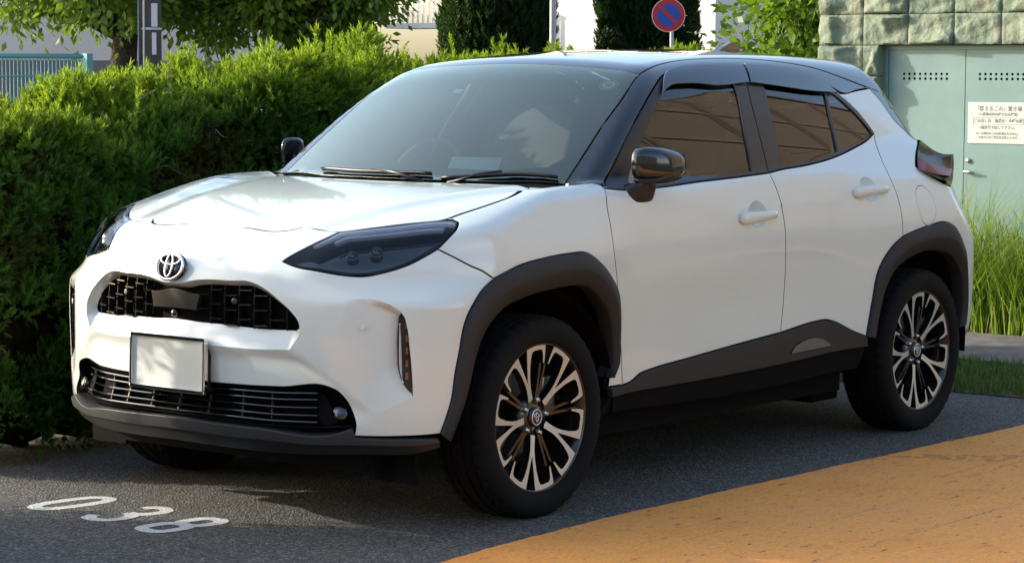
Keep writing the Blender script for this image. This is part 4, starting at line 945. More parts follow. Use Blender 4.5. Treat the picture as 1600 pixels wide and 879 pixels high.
def orange():
    m = mat('orange_coating', (.6, .27, .06), .75); N, Lk, b = nodes(m); tc = N.new('ShaderNodeTexCoord')
    def nz(scale, detail, vec=None, rough=.6):
        n = N.new('ShaderNodeTexNoise'); n.inputs['Scale'].default_value = scale; n.inputs['Detail'].default_value = detail; n.inputs['Roughness'].default_value = rough
        Lk.new(vec or tc.outputs['Object'], n.inputs['Vector']); return n
    def ramp(fac, stops):
        c = N.new('ShaderNodeValToRGB'); e = c.color_ramp.elements; e[0].position, e[0].color = stops[0][0], (*stops[0][1], 1); e[1].position, e[1].color = stops[-1][0], (*stops[-1][1], 1)
        for p, q in stops[1:-1]: k = e.new(p); k.color = (*q, 1)
        Lk.new(fac, c.inputs['Fac']); return c
    def mixc(kind, a, c, fac=1.):
        x = N.new('ShaderNodeMix'); x.data_type = 'RGBA'; x.blend_type = kind
        if isinstance(fac, float): x.inputs['Factor'].default_value = fac
        else: Lk.new(fac, x.inputs['Factor'])
        Lk.new(a, x.inputs[6]); Lk.new(c, x.inputs[7]); return x.outputs[2]
    base = ramp(nz(1.6, 8, None, .7).outputs['Fac'], [(.3, (.80, .295, .055)), (.5, (.92, .375, .075)), (.7, (.86, .335, .11))])
    fine = ramp(nz(90, 3).outputs['Fac'], [(.3, (.82, .82, .82)), (.7, (1.12, 1.12, 1.12))])
    c = mixc('MULTIPLY', base.outputs['Color'], fine.outputs['Color'])
    mp = N.new('ShaderNodeMapping'); mp.inputs['Scale'].default_value = (7, 26, 1); Lk.new(tc.outputs['Object'], mp.inputs['Vector'])
    pits = ramp(nz(1.6, 7, mp.outputs[0], .72).outputs['Fac'], [(.36, (1, 1, 1)), (.40, (0, 0, 0))])
    c = mixc('MIX', c, ramp(nz(40, 2).outputs['Fac'], [(.3, (.10, .055, .03)), (.7, (.22, .12, .06))]).outputs['Color'], pits.outputs['Color'])
    # long hairline cracks that run with the road edge
    mp2 = N.new('ShaderNodeMapping'); mp2.inputs['Scale'].default_value = (.10, 1.55, 1); mp2.inputs['Rotation'].default_value = (0, 0, R(-3)); Lk.new(tc.outputs['Object'], mp2.inputs['Vector'])
    wob = nz(9, 6, None, .7); ad = N.new('ShaderNodeVectorMath'); ad.operation = 'MULTIPLY_ADD'; ad.inputs[1].default_value = (.10, .14, .0); Lk.new(wob.outputs['Color'], ad.inputs[0]); Lk.new(mp2.outputs[0], ad.inputs[2])
    vo = N.new('ShaderNodeTexVoronoi'); vo.feature = 'DISTANCE_TO_EDGE'; vo.inputs['Scale'].default_value = 1.25; Lk.new(ad.outputs[0], vo.inputs['Vector'])
    ck = ramp(vo.outputs['Distance'], [(.0, (1, 1, 1)), (.006, (0, 0, 0))]); gate = ramp(nz(1.3, 4).outputs['Fac'], [(.46, (0, 0, 0)), (.60, (.7, .7, .7))])
    fk = mixc('MULTIPLY', ck.outputs['Color'], gate.outputs['Color'])
    dk = N.new('ShaderNodeRGB'); dk.outputs[0].default_value = (.13, .065, .028, 1)
    c = mixc('MIX', c, dk.outputs[0], fk); Lk.new(c, b.inputs['Base Color'])
    bp = N.new('ShaderNodeBump'); bp.inputs['Strength'].default_value = .5; bp.inputs['Distance'].default_value = .003; Lk.new(nz(140, 3).outputs['Fac'], bp.inputs['Height']); Lk.new(bp.outputs['Normal'], b.inputs['Normal'])
orange()
m = mat('road_paint', (.62, .62, .58), .7); noise_col(m, (.09, .09, .085), (.66, .66, .62), 75, 6, .75, .36, .44); bump(m, 125, .6, .004, kind='v')
m = mat('soil', (.07, .05, .03), .95); noise_col(m, (.035, .026, .016), (.10, .075, .045), 14, 8)
m = mat('path_stone', (.12, .11, .11), .85); noise_col(m, (.075, .068, .066), (.17, .155, .15), 5, 8, .7); bump(m, 30, .5, .01)
m = mat('teal_paint', (.30, .50, .45), .45); noise_col(m, (.142, .238, .232), (.168, .275, .268), 3.2, 7, .65); bump(m, 6, .12, .01)
m = mat('teal_metal', (.12, .38, .40), .45)
m = mat('green_tuff', (.36, .42, .30), .92)
noise_col(m, (.105, .145, .10), (.25, .25, .17), 4.5, 9, .7, .3, .7, c3=(.18, .225, .165)); bump(m, 38, .9, .012, 8)
mat('mortar', (.20, .215, .165), .95)
mat('steel', (.55, .56, .57), .32, 1.); mat('notice_white', (.50, .53, .49), .55); mat('ink', (.17, .185, .17), .8)
mat('galvanised', (.42, .44, .45), .5, .35); m = mat('pole_brown', (.075, .06, .055), .8); mat('plate_grey', (.55, .57, .58), .6); mat('cable_blue', (.05, .10, .16), .6)
mat('sign_red', (.50, .018, .025), .4); mat('sign_blue', (.012, .075, .42), .4); mat('sign_rim', (.75, .75, .73), .4)
m = mat('wall_white', (.74, .72, .69), .85); noise_col(m, (.70, .68, .65), (.78, .765, .735), .6, 6)
m = mat('wall_pink', (.60, .54, .51), .85); noise_col(m, (.56, .50, .47), (.64, .58, .55), .6, 6)
mat('base_grey', (.16, .14, .135), .85); mat('window_dark', (.03, .035, .04), .1)
m = mat('bark', (.055, .045, .035), .95); noise_col(m, (.028, .022, .017), (.085, .07, .052), 9, 9, .7); bump(m, 22, 1., .03)
m = mat('twig', (.16, .125, .09), .9)
def brick():
    m = mat('brown_brick', (.25, .13, .07), .85); N, Lk, b = nodes(m); tc = N.new('ShaderNodeTexCoord'); mp = N.new('ShaderNodeMapping'); mp.inputs['Rotation'].default_value = (R(90), 0, 0)
    br = N.new('ShaderNodeTexBrick'); br.inputs['Scale'].default_value = 1; br.inputs['Brick Width'].default_value = .34; br.inputs['Row Height'].default_value = .12; br.inputs['Mortar Size'].default_value = .014
    br.inputs['Color1'].default_value = (.112, .084, .062, 1); br.inputs['Color2'].default_value = (.076, .056, .042, 1); br.inputs['Mortar'].default_value = (.20, .165, .13, 1)
    Lk.new(tc.outputs['Object'], mp.inputs['Vector']); Lk.new(mp.outputs[0], br.inputs['Vector']); Lk.new(br.outputs['Color'], b.inputs['Base Color'])
brick()
def leaf_mat(name, trans=.35, rough=.55, tcol=(1.25, 1.15, .45)):
    m = bpy.data.materials.new(name); m.use_nodes = True; MATS[name] = m; N, Lk, b = nodes(m)
    at = N.new('ShaderNodeAttribute'); at.attribute_name = 'tint'; Lk.new(at.outputs['Color'], b.inputs['Base Color'])
    b.inputs['Roughness'].default_value = rough; b.inputs['Specular IOR Level'].default_value = .3
    tr = N.new('ShaderNodeBsdfTranslucent'); mc = N.new('ShaderNodeMix'); mc.data_type = 'RGBA'; mc.blend_type = 'MULTIPLY'; mc.inputs['Factor'].default_value = 1
    mc.inputs[7].default_value = (*tcol, 1); Lk.new(at.outputs['Color'], mc.inputs[6]); Lk.new(mc.outputs[2], tr.inputs['Color'])
    mx = N.new('ShaderNodeMixShader'); mx.inputs[0].default_value = trans; o = N['Material Output']
    Lk.new(b.outputs[0], mx.inputs[1]); Lk.new(tr.outputs[0], mx.inputs[2]); Lk.new(mx.outputs[0], o.inputs[0])
leaf_mat('juniper', .45, .6, (1.5, 1.45, .5)); leaf_mat('broadleaf', .40, .42, (1.4, 1.35, .45)); leaf_mat('grass', .40, .5, (1.2, 1.25, .5))

# ---------------------------------------------------------------- foliage helpers
def frames(d):
    d = d/(np.linalg.norm(d, axis=1, keepdims=True)+1e-9); r = rng.normal(size=d.shape); a = np.cross(d, r); a /= np.linalg.norm(a, axis=1, keepdims=True)+1e-9
    return d, a, np.cross(d, a)
def cloud(name, pos, dirs, size, tint, tv, tf, material, parent=None, tipgain=None):
    """one mesh of many small copies of a template (tv along +x) placed at pos, pointing along dirs"""
    n = len(pos); d, a, b = frames(np.asarray(dirs, float)); tv = np.asarray(tv, float); k = len(tv)
    V = (pos[:, None]+size[:, None, None]*(tv[None, :, 0:1]*d[:, None]+tv[None, :, 1:2]*a[:, None]+tv[None, :, 2:3]*b[:, None])).reshape(-1, 3)
    tf = np.asarray(tf); F = (tf[None]+(np.arange(n)*k)[:, None, None]).reshape(-1, tf.shape[1])
    me = bpy.data.meshes.new(name); me.vertices.add(len(V)); me.vertices.foreach_set('co', V.ravel().astype(np.float32))
    c = tf.shape[1]; me.loops.add(F.size); me.loops.foreach_set('vertex_index', F.ravel().astype(np.int32))
    me.polygons.add(len(F)); me.polygons.foreach_set('loop_start', np.arange(0, F.size, c, dtype=np.int32)); me.polygons.foreach_set('loop_total', np.full(len(F), c, np.int32))
    me.update(calc_edges=True)
    col = np.ones((n, k, 4)); col[:, :, :3] = tint[:, None]
    if tipgain is not None: col[:, :, :3] *= (1+(np.asarray(tipgain)-1)*np.clip(tv[:, 0:1], 0, 1))[None]
    at = me.attributes.new('tint', 'FLOAT_COLOR', 'POINT'); at.data.foreach_set('color', col.ravel().astype(np.float32))
    me.materials.append(MATS[material]); o = bpy.data.objects.new(name, me); COL.objects.link(o)
    if parent is not None: o.parent = parent
    return o
def sprig_template(nsp=9, seed=3):
    r = np.random.default_rng(seed); vs = []; fs = []
    for i in range(nsp):
        t = i/(nsp-1); az = i*2.4; out = .34*(1-.70*t)+.04; p = np.array([t*.62, 0, 0])
        dr = np.array([.34+.1*t, out*math.cos(az), out*math.sin(az)]); sd = np.cross(dr, r.normal(size=3)); sd /= np.linalg.norm(sd); w = .125*(1-.35*t)
        b = len(vs); vs += [p-sd*w, p+sd*w, p+dr]; fs.append((b, b+1, b+2))
    return np.array(vs), np.array(fs)
SPV, SPF = sprig_template()
def pnoise(p, f, seed):
    r = np.random.default_rng(seed); o = 0
    for i in range(5): k = r.normal(size=3)*f; o = o+np.sin(p @ k+r.uniform(0, 6.28))
    return o/2.2
def juniper_tint(pos, up, base=(.062, .150, .026), young=(.19, .275, .030), brown=(.085, .058, .022)):
    n = len(pos); base, young, brown = map(np.array, (base, young, brown))
    q = np.clip(.5+.5*pnoise(pos, 5, 3)+.25*rng.normal(size=n), 0, 1)[:, None]
    c = base*(.65+.7*q); y = np.clip(up[:, None]*1.0+.10*rng.normal(size=(n, 1)), 0, 1); c = c*(1-y)+young*y
    bw = np.clip((pnoise(pos, 6, 9)-.55)*1.3, 0, .8)[:, None]*(1-y); return c*(1-bw)+brown*bw
def hedge(name, x0, x1, yc, hw, ztop, nclump, per, label, seed=1):
    """clipped juniper hedge made of clumps of upright sprays round a woody core"""
    x0, x1 = min(x0, x1), max(x0, x1)
    r = np.random.default_rng(seed); th = empty(name, ((x0+x1)/2, yc, 0)); off = np.array([(x0+x1)/2, yc, 0])
    L = abs(x1-x0); C = []; Nn = []
    per_l = 2*1.5+2*hw
    for _ in range(nclump):
        x = r.uniform(x0, x1); zt = ztop(x); s = r.uniform()
        u = r.uniform()
        if u < .62: z = zt*r.uniform(.02, 1.)**.8; c = (x, yc+hw-.10*max(0, (z-zt*.75)/(zt*.25))**2, z); n = (0, 1, .25)
        elif u < .90: c = (x, yc+r.uniform(-hw, hw), zt-.05*abs(r.normal())); n = (0, .15, 1)
        else: z = zt*r.uniform(.3, 1.); c = (x, yc-hw, z); n = (0, -1, .3)
        C.append(c); Nn.append(n)
    for xe, sx in ((x0, -1), (x1, 1)):                            # end faces
        for _ in range(nclump//14): z = ztop(xe)*r.uniform(.02, 1); C.append((xe, yc+r.uniform(-hw, hw), z)); Nn.append((sx*(1 if x1 > x0 else -1), 0, .25))
    C = np.array(C); Nn = np.array(Nn, float); kp = (pnoise(C, 7, seed+2) < 1.05) | (C[:, 2] > 1.15); C, Nn = C[kp], Nn[kp]; C += Nn*(.03*r.normal(size=len(C))+.085*pnoise(C, 4.6, seed+4)+.045*pnoise(C, 11, seed+6))[:, None]
    m = len(C); rad = r.uniform(.035, .085, m); idx = np.repeat(np.arange(m), per); n = len(idx)
    d = r.normal(size=(n, 3)); d /= np.linalg.norm(d, axis=1, keepdims=True); d = d+Nn[idx]*.75+np.array([0, 0, .25]); d /= np.linalg.norm(d, axis=1, keepdims=True)
    rr = rad[idx]*r.uniform(.35, 1.05, n); pos = C[idx]+d*rr[:, None]*np.array([1, 1, 1.25])
    dirs = d*1.0+np.array([0, 0, .42])+r.normal(size=(n, 3))*.25
    pos[:, 2] = np.maximum(pos[:, 2], .02)
    zt = np.array([ztop(x) for x in pos[:, 0]]); up = np.clip((pos[:, 2]-(zt-.13))/.20, 0, 1)*.85
    size = r.uniform(.026, .056, n)*(1+.2*up)
    # leading shoots
    ns = int(L*13); P2 = []; 
    for _ in range(ns):
        x = r.uniform(min(x0, x1), max(x0, x1)); h = r.uniform(.04, .13) if r.uniform() < .8 else r.uniform(.14, .24); b0 = np.array([x, yc+r.uniform(-hw, hw*.9), ztop(x)-.02]); ln = np.array([r.normal()*.15, r.normal()*.15, 1.])
        for t in np.linspace(0, 1, 4+int(h*60)): P2.append(b0+ln*h*t+r.normal(size=3)*.008*(1.2-t))
    P2 = np.array(P2); pos = np.concatenate([pos, P2]); dirs = np.concatenate([dirs, np.array([0, 0, 1.])+r.normal(size=P2.shape)*.28]); size = np.concatenate([size, r.uniform(.035, .06, len(P2))]); up = np.concatenate([up, np.full(len(P2), .9)])
    f = cloud('foliage', pos-off, dirs, size, juniper_tint(pos, up), SPV, SPF, 'juniper', th, tipgain=(1.25, 1.2, 1.0))
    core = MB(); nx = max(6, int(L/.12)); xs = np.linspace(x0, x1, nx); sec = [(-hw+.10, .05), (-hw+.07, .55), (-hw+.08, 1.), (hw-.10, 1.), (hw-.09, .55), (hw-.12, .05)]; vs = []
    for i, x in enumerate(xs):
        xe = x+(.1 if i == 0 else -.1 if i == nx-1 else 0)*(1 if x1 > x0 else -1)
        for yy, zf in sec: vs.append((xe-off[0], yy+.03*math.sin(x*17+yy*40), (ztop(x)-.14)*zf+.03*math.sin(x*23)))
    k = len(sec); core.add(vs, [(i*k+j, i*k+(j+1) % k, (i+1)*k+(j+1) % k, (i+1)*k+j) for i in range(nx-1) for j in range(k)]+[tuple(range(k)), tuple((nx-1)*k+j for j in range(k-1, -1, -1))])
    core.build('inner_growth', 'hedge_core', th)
    for i in range(int(L/.45)):                                   # stems and bare twigs
        x = min(x0, x1)+.2+i*.45; b = MB(); b.tube([(x-off[0], .0, 0), (x-off[0]+.03, .02, .5), (x-off[0]-.02, -.02, 1.1)], [.035, .028, .012], 7); b.build('stem', 'bark', th)
    b = MB()
    for _ in range(int(L*9)):
        x = r.uniform(min(x0, x1), max(x0, x1)); z = r.uniform(.75, 1.35); p = np.array([x, yc+hw-.02+.03*r.normal(), z]); pts = [p]; dv = np.array([r.normal()*.02, .01, r.normal()*.014])
        for k2 in range(4): dv = dv*.7+np.array([r.normal()*.012, .006+.004*r.normal(), r.normal()*.010+.003]); p = p+dv; pts.append(p)
        b.tube([tuple(q-off) for q in pts], [.0024, .0021, .0018, .0014, .0009], 5)
    tw = b.build('dead_twigs', 'twig', th); tag(tw, kind='stuff')
    tag(th, label, 'hedge'); return th
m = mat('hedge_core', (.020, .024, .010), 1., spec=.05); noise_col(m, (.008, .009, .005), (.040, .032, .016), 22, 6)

# ---------------------------------------------------------------- ground, road, strips
b = MB(); b.add([(-700, -700, 0), (700, -700, 0), (700, 700, 0), (-700, 700, 0)], [(0, 1, 2, 3)]); tag(b.build('ground', 'asphalt', smooth=False), kind='structure')
def edge_sheet(name, material, xs, y0, y1, z, wob, n=160, kind='structure'):
    """a thin coating whose edge towards the bay is a little uneven"""
    b = MB(); vs = []
    for i in range(n):
        x = xs[0]+(xs[1]-xs[0])*i/(n-1); vs += [(x, y0(x)+wob*(math.sin(x*9)+.6*math.sin(x*31+1)+.5*math.sin(x*77)), z), (x, y1, z)]
    b.add(vs, [(2*i, 2*i+2, 2*i+3, 2*i+1) for i in range(n-1)]); o = b.build(name, material, smooth=False, recalc=True); tag(o, kind=kind); return o
oe = Spl([-9, -2.935, -1.57, -.67, .2, .78, 6], [1.30, 1.140, 1.085, 1.055, 1.048, 1.083, 1.30])
edge_sheet('orange_road', 'orange_coating', (6.0, -9.0), lambda x: float(oe(x)), 4.2, .004, .0035, 900)
b = MB(); b.add([(-9, -40, .004), (-3.72, -40, .004), (-3.72, 1.0, .004), (-3.70, 4, .004), (-9, 4, .004)], [(0, 1, 2, 3, 4)]); tag(b.build('soil', 'soil', smooth=False), kind='structure')
b = MB()
b.box((-5.375, -1., .012), (.595, 5, .010)); tag(b.build('path', 'path_stone', smooth=False), kind='structure')
# painted bay number
def stroke(mb, pts, w, closed=False, z=0., seed=0):
    p = smooth_loop(np.array(pts, float), .012, closed=closed, corner=60); r = np.random.default_rng(seed); n = len(p)
    t = np.gradient(p, axis=0) if not closed else np.roll(p, -1, 0)-np.roll(p, 1, 0); t /= np.linalg.norm(t, axis=1, keepdims=True); nn = np.stack([-t[:, 1], t[:, 0]], 1)
    wv = w/2*(1+.07*r.normal(size=n)); a = p+nn*wv[:, None]; c = p-nn*(w/2*(1+.07*r.normal(size=n)))[:, None]
    V = [(q[0], q[1], z) for q in a]+[(q[0], q[1], z) for q in c]; m = n if closed else n-1
    mb.add(V, [(i, n+i, n+(i+1) % n, (i+1) % n) for i in range(m)])
num = empty('bay_number', (.83, -.22, .0012)); tag(num, 'white number 038 painted on the asphalt in front of the car', 'painted number')
def digit(shapes, cx, cy):
    b = MB()
    for i, (pts, cl) in enumerate(shapes): stroke(b, [(-y*.31-.005, x*.15) for x, y in pts], .047, cl, z=.0006*i, seed=i+int(cx*10))
    o = b.build('digit', 'road_paint', num, smooth=False, recalc=True); o.location = (cx, cy, 0); o.rotation_euler = (0, 0, R(-9))
    me = o.data
    for pl in me.polygons:
        pass
ov = lambda cx, cy, rx, ry, n=16: [(cx+rx*math.copysign(abs(math.cos(2*math.pi*k/n))**.75, math.cos(2*math.pi*k/n)), cy+ry*math.copysign(abs(math.sin(2*math.pi*k/n))**.75, math.sin(2*math.pi*k/n))) for k in range(n)]
digit([(ov(0, 0, .38, .45), True)], -.015, -.295)
digit([([(-.34, .30), (-.20, .43), (.10, .45), (.34, .36), (.36, .20), (.22, .06), (-.06, .02)], False), ([(-.06, .02), (.24, -.02), (.40, -.18), (.36, -.36), (.10, -.45), (-.20, -.43), (-.38, -.30)], False)], 0, -.005)
digit([(ov(0, .235, .34, .21), True), (ov(0, -.215, .38, .235), True)], .025, .275)

# ---------------------------------------------------------------- hedge beside the car
ht = Spl([1.2, .62, .2, -.05, -.35, -.55, -.9, -1.3, -2.2, -2.8, -3.6, -6], [1.24, 1.235, 1.22, 1.215, 1.225, 1.33, 1.38, 1.40, 1.405, 1.40, 1.385, 1.37])
zt1 = lambda x: float(ht(x))+.015*math.sin(x*11)
hedge('hedge', .60, -4.6, -1.62, .30, zt1, 3300, 25, 'thick clipped juniper hedge running along the far side of the white car', 1)
hedge('hedge', 4.2, 1.62, -1.62, .30, lambda x: 1.42+.02*math.sin(x*9), 700, 18, 'juniper hedge continuing beyond the gap in front of the parked car', 5)

# ---------------------------------------------------------------- refuse store: stone wall with metal doors
WX = -6.6
store = empty('stone_store', (WX, -1.0, 0)); tag(store, 'low store of rough green stone blocks with a recessed doorway', 'stone building')
b = MB()
DY0, DY1, DZ = -1.645, -.10, 1.640
for (y0, y1, z0, z1) in ((-2.04, DY0-.012, 0, 2.52), (DY0-.012, DY1+.012, DZ+.012, 2.52), (DY1+.012, 1.0, 0, 2.52)): b.box((-.16, (y0+y1)/2+1.0, (z0+z1)/2), (.10, (y1-y0)/2, (z1-z0)/2))
b.box((-1.0, .47, 1.28), (.70, 1.50, 1.26)); store_core = b.build('wall_core', 'mortar', store, smooth=False)
def stone(y0, y1, z0, z1, seed, side=False):
    r = np.random.default_rng(seed); nu, nv = 25, 17; vs = []
    bul = r.uniform(.050, .072); W, H = y1-y0, z1-z0
    pl = [(r.uniform(.1, .9), r.uniform(.1, .9), r.normal()*.9, r.normal()*.9, r.uniform(-.014, .016)) for _ in range(6)]
    for j in range(nv):
        for i in range(nu):
            u, v = i/(nu-1), j/(nv-1); e = min(u, 1-u)*W; e2 = min(v, 1-v)*H; ed = min(e/.045, e2/.040, 1.)
            h = bul*(1-(1-ed)**2.2)
            for cu, cv, a, c, d in pl: h = min(h, bul*.80+d+a*.11*(u-cu)*W/.3+c*.11*(v-cv)*H/.19)
            p = np.array([[u*W*10, v*H*10, seed*1.7]]); q = float(pnoise(p, 2.0, 5)[0])*.0085+float(pnoise(p, 6., 6)[0])*.0048
            h = max(h, .004)+q*ed**.6
            vs.append((h if 0 < i < nu-1 and 0 < j < nv-1 else -.004, y0+W*u+1.0, z0+H*v))
    fs = [(j*nu+i, j*nu+i+1, (j+1)*nu+i+1, (j+1)*nu+i) for j in range(nv-1) for i in range(nu-1)]
    ring = [i for i in range(nu)]+[j*nu+nu-1 for j in range(1, nv)]+[(nv-1)*nu+i for i in range(nu-2, -1, -1)]+[j*nu for j in range(nv-2, 0, -1)]
    b0 = len(vs); vs += [(-.07, vs[q][1], vs[q][2]) for q in ring]; n = len(ring)
    fs += [(ring[k], b0+k, b0+(k+1) % n, ring[(k+1) % n]) for k in range(n)]
    b = MB(); b.add(vs, fs); o = b.build('stone', 'green_tuff', store, recalc=True, sharp=50); return o
sw_, sh_ = .3065, .186; k = 0
for row in range(-9, 5):
    z0 = 1.640+row*sh_; z1 = z0+sh_
    if z1 < .0: continue
    for c in range(10):
        y0 = -2.065+c*sw_; y1 = y0+sw_; k += 1
        if row < 0:
            if y0 >= DY0: 
                if y0 < DY1: continue
            elif y1 > DY0: y1 = DY0
        g = .0022
        stone(y0+g, y1-g, max(z0, .0)+g, z1-g, 100+k)
for row in range(-9, 5):                                          # return face of the corner
    z0 = 1.640+row*sh_
    if z0+sh_ < 0: continue
    o = stone(0, .30, max(z0, 0)+.002, z0+sh_-.002, 900+row); o.rotation_euler = (0, 0, R(-90)); o.location = (-.068-.935-.30+.0, -2.065+1.0+.06, 0); o.location = (-1.07-.23, -1.065+.0, 0)
def flat_sheet(mb, outer, holes, fn, spacing=.2):
    pts = [Vector(p) for p in outer]; edges = [(i, (i+1) % len(outer)) for i in range(len(outer))]
    for h in holes:
        b0 = len(pts); pts += [Vector(p) for p in h]; edges += [(b0+i, b0+(i+1) % len(h)) for i in range(len(h))]
    vs, _, fs, _, _, _ = delaunay_2d_cdt(pts, edges, [], 0, 1e-7); V = np.array([tuple(v) for v in vs]); F = [tuple(f) for f in fs]; cen = np.array([V[list(f)].mean(0) for f in F])
    keep = inside(cen, np.array(outer))
    for h in holes:
        hh = np.array(h); q = np.linalg.norm(cen-hh.mean(0), axis=1) < np.linalg.norm(hh[0]-hh.mean(0))*1.05; keep &= ~(q & inside(cen, hh))
    mb.add([fn(p) for p in V], [f for f, q in zip(F, keep) if q])
DX = -.075; dm = -1.103
doors = []
def circ(cy, cz, r=.0085, n=10): return [(cy+r*math.cos(2*math.pi*k/n), cz+r*math.sin(2*math.pi*k/n)) for k in range(n)]
vd = MB(); vd.box((DX-.045, -.87+1.0, .82), (.01, .775, .815)); vd.build('door_backing', 'void_black', store, smooth=False)
for i, (y0, y1, holes) in enumerate(((DY0+.03, dm-.0025, (-1.512, -1.225)), (dm+.0025, -.60, (-1.008, -.729)), (-.595, DY1-.03, (-.50, -.22)))):
    hs = []
    for zz0 in (1.468, 1.440):
        for t in range(9): hs.append(circ(holes[0]+(holes[1]-holes[0])*t/8, zz0))
    for zz0 in (.515, .487):
        for t in range(9): hs.append(circ(holes[0]+(holes[1]-holes[0])*t/8, zz0))
    b = MB(); flat_sheet(b, [(y0, .10), (y1, .10), (y1, 1.612), (y0, 1.612)], hs, lambda p: (DX, p[0]+1.0, p[1]))
    n0 = len(b.v)
    for yy in (y0, y1):
        b.add([(DX, yy+1, .10), (DX, yy+1, 1.612), (DX-.03, yy+1, 1.612), (DX-.03, yy+1, .10)], [(0, 1, 2, 3)])
    d = b.build('door', 'teal_paint', store, smooth=False); doors.append(d)
    if i < 2:
        o = MB(); sy = (dm+.028) if i == 1 else None
        if sy:
            o.lathe([(1e-4, .012), (.013, .011), (.015, .006), (.015, 0)], 20, axis='x', c=(DX, sy+1.0+.004, .958)); o.build('lock', 'steel', d, recalc=True)
            o = MB(); o.tube([(DX, sy+1.0-.006, .893), (DX+.03, sy+1.0-.006, .893)], .010, 10); o.tube([(DX+.028, sy+1.0-.012, .893), (DX+.030, sy+1.0+.03, .893), (DX+.028, sy+1.0+.055, .890)], [.009, .008, .006], 8); o.build('lever', 'steel', d)
b = MB(); b.box((DX-.01, DY0+.013+1, .82), (.018, .015, .82)); b.box((DX-.01, -.87+1, 1.6255), (.017, .745, .0125)); b.build('door_frame', 'teal_paint', store, smooth=False)
# notice on the door
ny0, ny1, nz0, nz1 = -1.078, -.655, 1.062, 1.304
notice = empty('notice', (WX+DX+.004, (ny0+ny1)/2, (nz0+nz1)/2)); tag(notice, 'white rubbish-day notice in Japanese fixed to the pale teal door', 'notice')
b = MB(); b.box((0, 0, 0), (.0015, (ny1-ny0)/2, (nz1-nz0)/2)); b.build('board', 'notice_white', notice, smooth=False)
def text_mesh(s, size, loc, parent, matn, name='lettering', squeeze=1.):
    cu = bpy.data.curves.new('text', 'FONT'); cu.body = s; cu.size = size; cu.align_x = 'CENTER'; cu.align_y = 'CENTER'; cu.resolution_u = 2; cu.offset = .0006
    t = bpy.data.objects.new('text', cu); COL.objects.link(t); bpy.context.view_layer.update()
    me = bpy.data.meshes.new_from_object(t.evaluated_get(bpy.context.evaluated_depsgraph_get())); bpy.data.objects.remove(t); bpy.data.curves.remove(cu)
    me.materials.clear(); me.materials.append(MATS[matn]); me.name = name
    o = bpy.data.objects.new(name, me); COL.objects.link(o); o.parent = parent; o.location = loc; o.rotation_euler = (R(90), 0, R(90)); o.scale = (squeeze, 1, 1); return o
for s, sz, dz, sq in (('「燃えるごみ」置き場', .032, .082, .95), ('（入居者以外の持ち込み厳禁）', .0205, .050, .98), ('ごみ出し日　毎週火・金曜の夜', .0235, .011, .95), ('※指定袋で出して下さい。', .0215, -.028, .98), ('ルール違反のごみは収集されません。', .0170, -.063, .98), ('みなさんのご協力をお願いします', .0170, -.086, .98)):
    text_mesh(s, sz, (.0022, -.015, dz), notice, 'ink', squeeze=sq)
b = MB()
for cy, cz, hy, hz in ((-.015, .030, .160, .0009), (-.015, -.008, .160, .0009), (-.175, .011, .0009, .0181), (.145, .011, .0009, .0181)): b.box((.002, cy, cz), (.0005, hy, hz))
b.build('ruled_box', 'ink', notice, smooth=False)

# ---------------------------------------------------------------- grass
def blades(name, n, area, hfun, wid, bend, tint0, tint1, parent=None, seed=2, segs=4):
    r = np.random.default_rng(seed); x = r.uniform(area[0], area[1], n); y = r.uniform(area[2], area[3], n); h = hfun(x, y, r); az = r.uniform(0, 6.28, n); bd = bend*r.uniform(.3, 1.3, n)*h; w = wid*r.uniform(.6, 1.2, n)
    V = []; ca, sa = np.cos(az), np.sin(az)
    for k in range(segs+1):
        t = k/segs; cx = x+ca*bd*t*t; cy = y+sa*bd*t*t; cz = h*(t-.22*bend*t*t)+.004; ww = w*(1-t)**.7*.5
        V.append(np.stack([cx-sa*ww, cy+ca*ww, cz], 1)); V.append(np.stack([cx+sa*ww, cy-ca*ww, cz], 1))
    V = np.stack(V, 1); k2 = V.shape[1]; F = np.array([(2*k, 2*k+1, 2*k+3, 2*k+2) for k in range(segs)]); FF = (F[None]+(np.arange(n)*k2)[:, None, None]).reshape(-1, 4)
    me = bpy.data.meshes.new(name); me.vertices.add(n*k2); me.vertices.foreach_set('co', V.reshape(-1).astype(np.float32)); me.loops.add(FF.size); me.loops.foreach_set('vertex_index', FF.ravel().astype(np.int32))
    me.polygons.add(len(FF)); me.polygons.foreach_set('loop_start', np.arange(0, FF.size, 4, dtype=np.int32)); me.polygons.foreach_set('loop_total', np.full(len(FF), 4, np.int32)); me.update(calc_edges=True)
    q = r.uniform(0, 1, (n, 1, 1)); col = np.ones((n, k2, 4)); col[:, :, :3] = np.array(tint0)*(1-q)+np.array(tint1)*q
    dry = r.uniform(size=n) < .06; col[dry, :, :3] = (.22, .17, .07)
    me.attributes.new('tint', 'FLOAT_COLOR', 'POINT').data.foreach_set('color', col.ravel().astype(np.float32)); me.materials.append(MATS['grass'])
    o = bpy.data.objects.new(name, me); COL.objects.link(o); return o
tag(blades('weeds', 5200, (-6.50, -6.02, -2.0, 1.6), lambda x, y, r: r.uniform(.25, .85, len(x))*(.82+.42*np.sin(y*3.1+1)*np.sin(y*1.7))+.10, .010, .75, (.13, .23, .030), (.26, .35, .05), seed=4), 'tall weedy grass growing along the foot of the teal doors', 'grass', kind='stuff')
tag(blades('seed_stalks', 48, (-6.40, -6.05, -1.3, .4), lambda x, y, r: r.uniform(.75, 1.12, len(x)), .006, .22, (.20, .21, .08), (.26, .24, .10), seed=8, segs=6), 'thin seeding grass stalks standing above the weeds by the doors', 'grass', kind='stuff')
